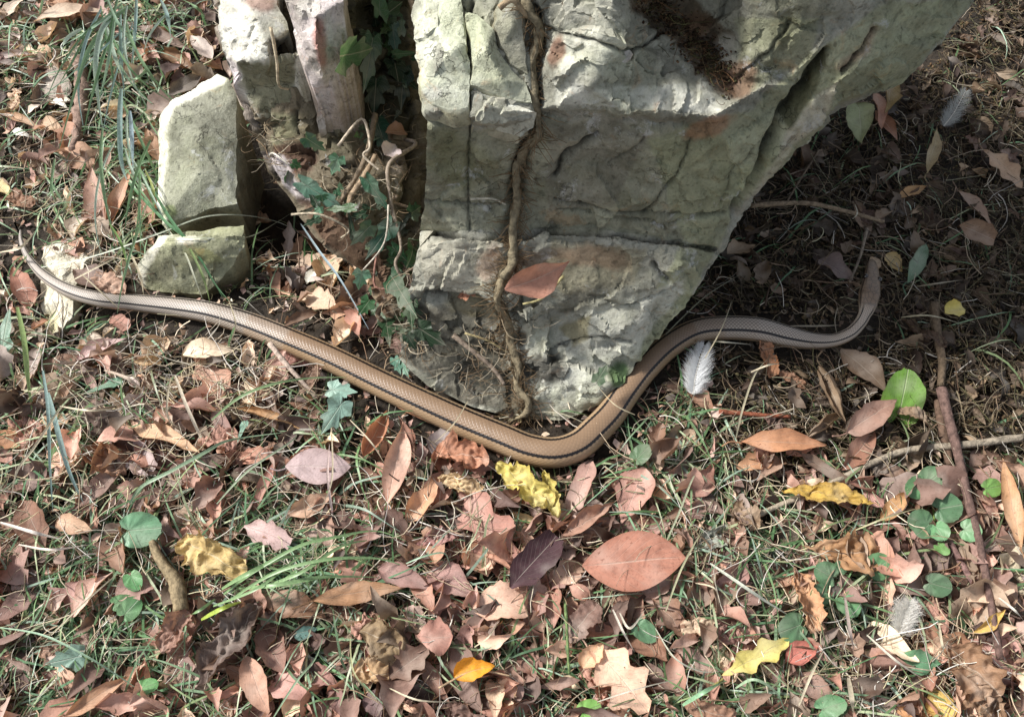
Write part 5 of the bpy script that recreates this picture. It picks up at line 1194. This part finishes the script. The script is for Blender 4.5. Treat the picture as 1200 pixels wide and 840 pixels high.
for pts, w, c, l in [([(718, 714), (730, 740), (744, 764)], 3, (230, 222, 206), 'left of two crossed white straws above the bleached leaf'), ([(726, 718), (738, 736), (756, 714)], 3, (228, 220, 200), 'right of two crossed white straws above the bleached leaf'),
                     ([(768, 736), (790, 770), (820, 786), (846, 786)], 2, (200, 200, 180), 'long curved straw from the small green leaf to the wavy leaf'), ([(815, 683), (838, 690), (842, 712)], 2, ST, 'hooked straw below the mauve leaf'),
                     ([(700, 822), (750, 806), (800, 794)], 1.6, (180, 176, 160), 'thin straw crossing the bleached leaf'), ([(832, 660), (870, 686), (900, 706), (930, 724)], 4, (196, 200, 184), 'straight whitish blade left of the wrinkled buff leaf'),
                     ([(778, 640), (796, 600), (812, 560), (826, 540)], 2.4, (176, 180, 150), 'slanting straw right of the big oval leaf'), ([(780, 716), (796, 672), (812, 640), (826, 618)], 2.4, (186, 186, 150), 'slanting straw just off the tip of the big oval leaf'),
                     ([(862, 806), (884, 796), (910, 812), (922, 840)], 3.4, (160, 184, 150), 'arching green blade below the wavy yellow-green leaf'), ([(800, 826), (826, 810), (848, 798)], 5, (140, 180, 140), 'short wide green blade left of the arching one'),
                     ([(1016, 744), (1050, 774), (1086, 798)], 3, (214, 208, 190), 'straw crossing the pointed green leaf'), ([(1170, 700), (1190, 716), (1200, 728)], 3, (226, 220, 206), 'white straw right of the small curved yellow leaf'),
                     ([(1100, 730), (1104, 756), (1108, 772)], 3, ST, 'upright straw left of the flat brown leaf'), ([(990, 700), (996, 740), (1002, 768)], 4, (176, 160, 150), 'pale dead stem left of the down tuft'),
                     ([(994, 794), (998, 820), (1000, 842)], 6, (196, 184, 160), 'stout straw rising from the bottom edge at lower right'), ([(936, 826), (950, 792), (966, 760)], 3, ST, 'slanting pale straw near the coral leaf'),
                     ([(780, 470), (800, 486), (818, 452)], 1.5, (160, 160, 140), 'fine stem looping under the feather'), ([(862, 514), (870, 480), (884, 440), (900, 420)], 2.4, (186, 178, 150), 'dry stem crossing the litter right of the feather'), ([(880, 436), (900, 428), (916, 426)], 2, ST, 'short pale straw by the shredded orange leaf'),
                     ([(830, 400), (850, 401), (882, 404)], 2, (196, 190, 170), 'straw lying along the lower side of the snake\'s neck bend'), ([(1000, 622), (1040, 606), (1080, 594)], 2, (176, 170, 130), 'fine straw left of the round-leaved cluster'),
                     ([(1056, 372), (1090, 370), (1128, 380)], 2, (176, 168, 140), 'straw left of the small clean yellow leaf'), ([(1074, 336), (1100, 332), (1128, 328)], 2, (150, 140, 120), 'dull straw below the smooth green oval leaf'), ([(926, 382, .02), (960, 382, .02), (984, 381, .02)], 2, (160, 150, 130), 'pale straw beside the snake\'s neck'),
                     ([(1002, 240), (1004, 252), (990, 262)], 1.6, (196, 190, 170), 'curled straw below the bare twig')]:
    blade(pts, w, c, l, 'grass blade' if 'blade' in l else 'straw', 'grass_blade' if 'blade' in l else 'straw', lift=.035)
for pts, w, l in [([(96, 322, .05), (120, 344, .05), (140, 362, .03)], 1.6, 'thin pale straw lying across the snake\'s tail above the flat stone'), ([(268, 352, .05), (276, 380, .05), (270, 402, .03)], 1.6, 'thin straw lying across the snake left of the leaning bare twig'),
                  ([(548, 470, .05), (532, 496, .058), (508, 520, .03)], 1.5, 'thin straw over the snake above the slate grey leaf'), ([(826, 420, .05), (846, 384, .056), (858, 352, .04)], 1.4, 'thin straw over the snake\'s neck above the white feather'), ([(744, 486, .05), (720, 474, .058), (700, 452, .04)], 1.4, 'thin straw over the snake at the boulder\'s lower right edge')]:
    blade(pts, w, (198, 186, 156), l, 'straw', 'straw')
blade([(585, 490, .01), (620, 484, .012), (655, 484, .012), (690, 498, .01)], 2, (190, 184, 160), 'thin straw between the boulder\'s tip and the snake', 'straw', 'straw')
blade([(780, 392, .05), (800, 372, .05), (830, 345, .05), (870, 320, .04)], 1.5, (130, 128, 104), 'thin dark stem leaning over the snake by the boulder\'s right edge', 'straw', 'straw')
# ------------------------------------------------------------------ scattered litter
BO = [(p[0], p[1]) for p in B_OUT]
GX, GY, GS = -160, -160, 4
_gx, _gy = np.meshgrid(np.arange(GX, 1364, GS), np.arange(GY, 1004, GS)); _G = np.stack([_gx.ravel(), _gy.ravel()], 1).astype(float)
_m = np.zeros(len(_G), bool)
for pg in (BO, [(p[0], p[1]) for p in L_OUT], [(187, 140), (256, 87), (276, 112), (276, 237), (190, 262)], [(160, 312), (190, 272), (286, 264), (270, 315), (240, 342), (165, 338)]): _m |= inside(_G, pg)
MASK = _m.reshape(_gx.shape)
SDIST = poly_d(_G, [(a[0], a[1]) for a in SN[:-5]]).reshape(_gx.shape)
def cell_(px, py): return min(SDIST.shape[0] - 1, max(0, int((py - GY) / GS))), min(SDIST.shape[1] - 1, max(0, int((px - GX) / GS)))
def proj(p):
    v = Vector(p) - CAMP; d = v.dot(_fw); return 600 + v.x / d / WF * 1200, 420 - v.dot(_up) / d / WF * 1200
def snake_clear(px, py): return SDIST[cell_(px, py)]
PAL_L = [(188, 146, 118), (212, 188, 164), (168, 126, 104), (184, 146, 136), (156, 132, 122), (222, 212, 198), (128, 102, 86), (196, 168, 138), (160, 130, 126), (186, 174, 170)]
PAL_C = [(184, 134, 116), (194, 148, 134), (166, 120, 106), (208, 170, 148), (142, 112, 106), (178, 136, 130), (152, 116, 96), (216, 190, 164), (122, 96, 88), (182, 158, 150)]
PAL_R = [(124, 100, 80), (150, 126, 102), (104, 84, 70), (92, 76, 64), (134, 116, 98), (176, 154, 126), (80, 68, 58), (118, 94, 84)]  # right-hand palette darkened, boulder's shade painted into the litter
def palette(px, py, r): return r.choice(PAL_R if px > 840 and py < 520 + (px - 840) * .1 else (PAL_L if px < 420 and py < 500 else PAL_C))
def spot(r, zlo, zhi, m=140):
    while True:
        if m > 0 and r.random() < .30:                     # the litter goes on beyond the picture and behind the rocks
            x, y = r.uniform(-.85, .85), r.uniform(-.58, 1.15)
            px, py = proj((x, y, 0))
            if -m < px < 1200 + m and -m < py < 840 + m and not MASK[cell_(px, py)]: continue
            return px, py, Vector((x, y, gh(x, y) + r.uniform(zlo, zhi)))
        px = r.uniform(-m, 1200 + m); py = r.uniform(-m, 840 + m)
        if MASK[cell_(px, py)]: continue
        if ((px - 335) / 55) ** 2 + ((py - 225) / 70) ** 2 < 1 and r.random() < .8: continue
        p = at(px, py, 0.0); return px, py, at(px, py, gh(p.x, p.y) + r.uniform(zlo, zhi))
r1 = random.Random(21)
protos = []
for i, kd in enumerate(['lan', 'ova', 'obo', 'ell', 'torn', 'oak', 'lan', 'torn', 'ova', 'torn']):
    L = 0.036; g = leaf_geo(kd, L, L * r1.uniform(.36, .62), c=r1.uniform(.15, .9), k=[.1, .12, .15, .1, .45, .15, .1, .6, .35, .3][i], seed=100 + i, rag=.16, nx=12, ny=6, b=r1.uniform(-.1, .3))
    protos.append(mesh('dry_leaf', g[0], g[1], M_LEAF if i < 4 else M_CRUMP, True, None, g[2]))
n = 0
while n < 125:
    px, py, p = spot(r1, .004, .015, -6)
    if snake_clear(px, py) < 30: continue
    c = pale(palette(px, py, r1), .78, r1.uniform(.92, 1.08)); pi_ = r1.randrange(10)
    lb = autolabel(px, py, 'small ' + colword(c) + (' crumpled' if pi_ in (4, 7, 8, 9) else '') + ' leaf')
    if not lb: continue
    s = r1.uniform(.7, 1.2) * (0.85 if px > 840 and py < 500 else 1)
    o = bpy.data.objects.new('dry_leaf', protos[pi_]); COL.objects.link(o)
    o.location = p; o.scale = (s, s * r1.uniform(.8, 1.3), s)
    o.rotation_euler = (r1.uniform(-.4, .4), r1.uniform(-.45, .2), r1.uniform(0, 2 * PI)); setcol(o, c)
    tag(o, lb, 'leaf', 'small leaves scattered in the litter'); n += 1

class Soup:
    def __init__(s): s.V = []; s.F = []; s.C = []; s.n = 0
    def add(s, V, F, col):
        s.V.append(V); s.F.append(F + s.n); s.C.append(np.tile(np.array(lin(col)), (len(V), 1))); s.n += len(V)
    def build(s, name, mat, label, cat):
        me = mesh(name, np.concatenate(s.V), np.concatenate(s.F), mat, True, np.concatenate(s.C))
        return tag(link(name, me), label, cat, kind='stuff')
def rot(r, tilt):
    a, b, c = r.uniform(0, 2 * PI), r.gauss(0, tilt), r.gauss(0, tilt)
    ca, sa, cb, sb, cc, sc_ = math.cos(a), math.sin(a), math.cos(b), math.sin(b), math.cos(c), math.sin(c)
    return np.array([[ca, -sa, 0], [sa, ca, 0], [0, 0, 1]]) @ np.array([[1, 0, 0], [0, cb, -sb], [0, sb, cb]]) @ np.array([[cc, 0, sc_], [0, 1, 0], [-sc_, 0, cc]])
def bit(i, nx, ny):
    kd = ['torn', 'ell', 'lan', 'torn', 'ova'][i % 5]; k = r1.choice([.1, .2, .4, .6]); wd = r1.uniform(.35, .8)
    V, F, _ = leaf_geo(kd, 1.0, wd, c=r1.uniform(.1, 1.2), k=0, seed=300 + i, nx=nx, ny=ny, rag=.3, b=r1.uniform(-.2, .4))
    V = [tuple(Vector(v) + noise.noise_vector(Vector(v) * 4 + Vector((i, 0, 0))) * (k * wd * .5)) for v in V]
    return np.array(V), np.array(F)
fine = [bit(i, 9, 5) for i in range(25) if i % 5 in (1, 2, 4) or i % 5 == 0 and i > 15]; coarse = [bit(i + 20, 5, 3) for i in range(14)]
def big_(i): return i < 1500
def leafbits():
    S = Soup(); r = random.Random(31)
    for i in range(10600):
        px, py, p = spot(r, .000, .014)
        right = px > 840 and py < 520
        if big_(i): p.z = gh(p.x, p.y) + r.uniform(0, .005)
        big = i < 4600
        L = (r.uniform(.026, .050) if i < 1500 else r.uniform(.018, .038) if big else r.uniform(.005, .022)) * (.75 if right else 1)
        if SDIST[cell_(px, py)] < 26 + L * 700 and L > .010: L = .008
        V, F = r.choice(fine if L > .02 else coarse)
        W = (V * L) @ rot(r, .45).T + np.array(p)
        if SDIST[cell_(px, py)] < 24: W[:, 2] = np.minimum(W[:, 2], gh(p.x, p.y) + .006)
        S.add(W, F, pale(palette(px, py, r), .70, r.choice((r.uniform(.5, .9), r.uniform(.8, 1.2), r.uniform(1.05, 1.25))) * (.8 if right else 1)))  # bits on the right dimmed further, shade put into their colour
    S.build('leaf_litter', M_LITTER, 'bed of small broken dry leaves covering the ground', 'leaf litter')
leafbits()
def tubes(count, name, label, cat, cols, rad, Ls, zr, curve, seed, mat=M_STRAW, seg=3, k=6, dens=None, spots=None):
    S = Soup(); r = random.Random(seed)
    F0 = np.array([(i * seg + j, i * seg + (j + 1) % seg, (i + 1) * seg + (j + 1) % seg, (i + 1) * seg + j) for i in range(k) for j in range(seg)])
    T = []
    for _ in range(90):                                   # unit-length centrelines with their side vectors
        d = Vector((1, 0, 0)); cur = r.gauss(0, curve); q = Vector((0, 0, 0)); pts = []
        for i in range(k + 1):
            pts.append(q.copy()); q += d / k
            d = (Matrix.Rotation(cur / k, 3, 'Z') @ d + Vector((r.gauss(0, .13), r.gauss(0, .13), r.gauss(.0, .14)))).normalized()
        A = []; B = []
        for i in range(k + 1):
            dd = (pts[min(i + 1, k)] - pts[max(i - 1, 0)]).normalized(); s = dd.cross(Vector((0, 0, 1))).normalized(); u = s.cross(dd)
            for j in range(seg): an = 2 * PI * j / seg; A.append(pts[i][:]); B.append((s * math.cos(an) * (1 - .5 * i / k) + u * math.sin(an) * (1 - .5 * i / k))[:])
        T.append((np.array(A), np.array(B)))
    for n in range(count):
        while True:
            px, py, p = spot(r, *zr) if spots is None else spots(r)
            if spots is not None or SDIST[cell_(px, py)] > 26 or r.random() < .1: break
        A, B = r.choice(T); L = r.uniform(*Ls)
        V = (A * L + B * r.uniform(*rad)) @ rot(r, .2).T + np.array(p)
        if spots is None:
            V[:, 2] = np.maximum(V[:, 2], gh(p.x, p.y) + .0005)
            if SDIST[cell_(px, py)] < 36: V[:, 2] = np.minimum(V[:, 2], p.z + .004)
        qq = r.uniform(.7, 1.1) * (.88 if px > 840 and py < 520 else 1)  # strands on the right coloured darker to imitate shade
        c = r.choice(cols); S.add(V, F0, tuple(min(250, v * qq) for v in c))
    S.build(name, mat, label, cat)
ST_C = [(222, 208, 184), (204, 184, 156), (184, 160, 134), (160, 136, 110), (232, 224, 210), (196, 190, 156), (138, 110, 88)]
tubes(8200, 'dry_straw', 'tangle of fine dry straw and stalks over the whole ground', 'straw', ST_C, (.00025, .0007), (.012, .05), (.001, .022), 1.2, 41)
tubes(8400, 'fine_fibres', 'fine curly dead fibres and moss strands between the leaves', 'fibres', [(140, 118, 90), (104, 88, 62), (150, 140, 98), (98, 96, 60), (196, 184, 160)], (.0002, .00042), (.006, .022), (.003, .017), 4.0, 42, k=7)
def dim(r):
    while True:
        x, y = r.uniform(800, 1260), r.uniform(-40, 540)
        if not MASK[cell_(x, y)] and SDIST[cell_(x, y)] > 24: return x, y, on_ground(x, y, r.uniform(.001, .016))
def lit(r):
    while True:
        c = r.choice([(110, 110, 110, 130), (110, 250, 110, 60), (100, 480, 120, 90), (110, 700, 130, 110), (250, 440, 90, 50), (450, 600, 160, 60), (850, 660, 140, 90), (1050, 780, 130, 60)])
        x, y = c[0] + r.gauss(0, c[2] * .6), c[1] + r.gauss(0, c[3] * .6)
        if not MASK[cell_(x, y)] and SDIST[cell_(x, y)] > 30: return x, y, on_ground(x, y, r.uniform(.004, .026))
tubes(1700, 'bleached_straw', 'bleached pale straw and dead grass lying on top of the leaves', 'straw', [(228, 218, 198), (214, 198, 170), (200, 188, 150), (236, 228, 216), (190, 166, 138)], (.0003, .0007), (.014, .06), (.001, .016), 1.3, 47, spots=lit)
tubes(3600, 'shade_straw', 'matted dull straw and dead grass in the shade right of the boulder', 'straw', [(132, 114, 88), (106, 88, 66), (160, 144, 116), (84, 70, 54), (112, 106, 74)], (.0003, .0008), (.012, .045), (.001, .016), 1.4, 46, spots=dim)  # straw colours darkened to carry the boulder's shade
tubes(520, 'small_twigs', 'small brown twigs scattered in the litter', 'twigs', [(116, 94, 76), (140, 116, 94), (96, 78, 64), (158, 136, 116)], (.0006, .0015), (.02, .06), (.002, .014), .4, 43, seg=5)
def crev(r):
    t_ = r.random(); x = 748 + t_ * 108 + r.gauss(0, 9); y = -12 + t_ * 108 + r.gauss(0, 11)
    return x, y, surf(x, y, r.uniform(0, .004))[0]
def gap(r):
    cx, cy, sx, sy = r.choice([(445, 200, 30, 60), (470, 330, 16, 50), (400, 225, 24, 30), (480, 390, 18, 24), (320, 170, 24, 40), (555, 420, 40, 26), (590, 400, 24, 50)])
    x = cx + r.gauss(0, sx * .6); y = cy + r.gauss(0, sy * .6); return x, y, surf(x, y, r.uniform(.001, .012))[0]
tubes(520, 'gap_rootlets', 'fine pale dead rootlets clinging to the rock in the gap behind the ivy', 'rootlets', [(170, 152, 124), (130, 108, 82), (196, 184, 160), (110, 96, 74)], (.0002, .0005), (.008, .035), (0, .002), 1.8, 45, spots=gap)
tubes(240, 'crevice_moss', 'brown moss and dead rootlets lodged in the crevice on top of the boulder', 'moss', [(120, 90, 62), (84, 64, 46), (140, 120, 84), (100, 96, 60)], (.0002, .0005), (.006, .02), (0, .002), 3.0, 44, spots=crev)
def gd(px, py):
    v = 0.10
    for cx, cy, rx, ry, w in [(110, 60, 110, 90, 1), (180, 190, 80, 120, 1), (60, 250, 70, 60, .4), (60, 520, 90, 90, .5), (100, 720, 150, 120, .9), (330, 660, 110, 70, 1), (360, 760, 90, 60, .6), (780, 560, 60, 90, .9), (820, 640, 60, 80, .8), (960, 690, 90, 70, .8), (880, 830, 150, 50, .8), (620, 790, 90, 50, .6), (1120, 30, 90, 50, .3), (400, 530, 60, 60, .4), (1160, 120, 50, 60, .2)]:
        v = max(v, w * math.exp(-((px - cx) / rx) ** 2 - ((py - cy) / ry) ** 2))
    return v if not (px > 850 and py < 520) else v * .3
def grass():
    S = Soup(); r = random.Random(51); n = 0; k = 7
    F0 = np.array([(2 * i, 2 * i + 1, 2 * i + 3, 2 * i + 2) for i in range(k)])
    T = []
    for _ in range(120):
        d = Vector((.9, 0, r.uniform(.25, 1.1))).normalized(); q = Vector((0, 0, 0)); A = []; B = []
        for i in range(k + 1):
            s = d.cross(Vector((.2, -.3, 1))).normalized() * (1 - (i / k) ** 2 * .85)
            q.z = max(q.z, .03); A += [q[:], q[:]]; B += [(-s)[:], s[:]]
            q = q + d / k; d = (d + Vector((r.gauss(0, .08), r.gauss(0, .1), -.20 - .1 * r.random()))).normalized()
        T.append((np.array(A), np.array(B)))
    while n < 7800:
        px, py, p = spot(r, .0, .004)
        if r.random() > gd(px, py) or SDIST[cell_(px, py)] < 34: continue
        A, B = r.choice(T); V = (A * r.uniform(.018, .080) + B * r.uniform(.0004, .0013)) @ rot(r, 0).T + np.array(p)
        c = r.choice([(122, 154, 104), (108, 144, 98), (146, 176, 136), (172, 196, 172), (98, 130, 84), (182, 194, 154), (150, 170, 120), (120, 160, 120)]); qq = r.uniform(.75, 1.05)
        S.add(V, F0, tuple(v * qq for v in c)); n += 1
    S.build('grass', M_GRASSA, 'thin green grass growing up through the litter', 'grass')
grass()
def crumbs():
    S = Soup(); r = random.Random(61)
    t = (1 + 5 ** .5) / 2
    V0 = np.array([(-1, t, 0), (1, t, 0), (-1, -t, 0), (1, -t, 0), (0, -1, t), (0, 1, t), (0, -1, -t), (0, 1, -t), (t, 0, -1), (t, 0, 1), (-t, 0, -1), (-t, 0, 1)]) / 1.9
    F0 = np.array([(0, 11, 5), (0, 5, 1), (0, 1, 7), (0, 7, 10), (0, 10, 11), (1, 5, 9), (5, 11, 4), (11, 10, 2), (10, 7, 6), (7, 1, 8), (3, 9, 4), (3, 4, 2), (3, 2, 6), (3, 6, 8), (3, 8, 9), (4, 9, 5), (2, 4, 11), (6, 2, 10), (8, 6, 7), (9, 8, 1)])
    rs = np.random.RandomState(3)
    for i in range(10000):
        px, py, p = spot(r, -.001, .007)
        s = r.uniform(.0005, .0024)
        V = V0 * rs.uniform(.6, 1.3, (12, 1)) * np.array([s, s * r.uniform(.4, 1), s * r.uniform(.3, .8)]) @ rot(r, .6).T + np.array(p)
        S.add(V, F0, r.choice([(84, 66, 50), (110, 88, 66), (60, 48, 38), (134, 112, 88), (98, 84, 60), (150, 130, 106)]))
    for i in range(3500):
        x, y, p = dim(r); s = r.uniform(.0006, .003); V = V0 * rs.uniform(.6, 1.3, (12, 1)) * np.array([s, s * r.uniform(.4, 1), s * .5]) @ rot(r, .6).T + np.array(p) - np.array([0, 0, .003])
        S.add(V, F0, r.choice([(110, 92, 70), (90, 72, 54), (130, 112, 86), (100, 92, 66)]))
    for i in range(900):
        x, y, q = crev(r); s = r.uniform(.0004, .0016)
        V = V0 * rs.uniform(.6, 1.3, (12, 1)) * np.array([s, s * r.uniform(.4, 1), s * .5]) @ rot(r, .5).T + np.array(q)
        S.add(V, F0, r.choice([(92, 70, 52), (70, 54, 42), (112, 90, 66), (52, 42, 34), (92, 90, 62)]))
    S.build('soil_crumbs', M_CLOD, 'dark crumbs of soil and mulch between the leaves', 'soil')
crumbs()
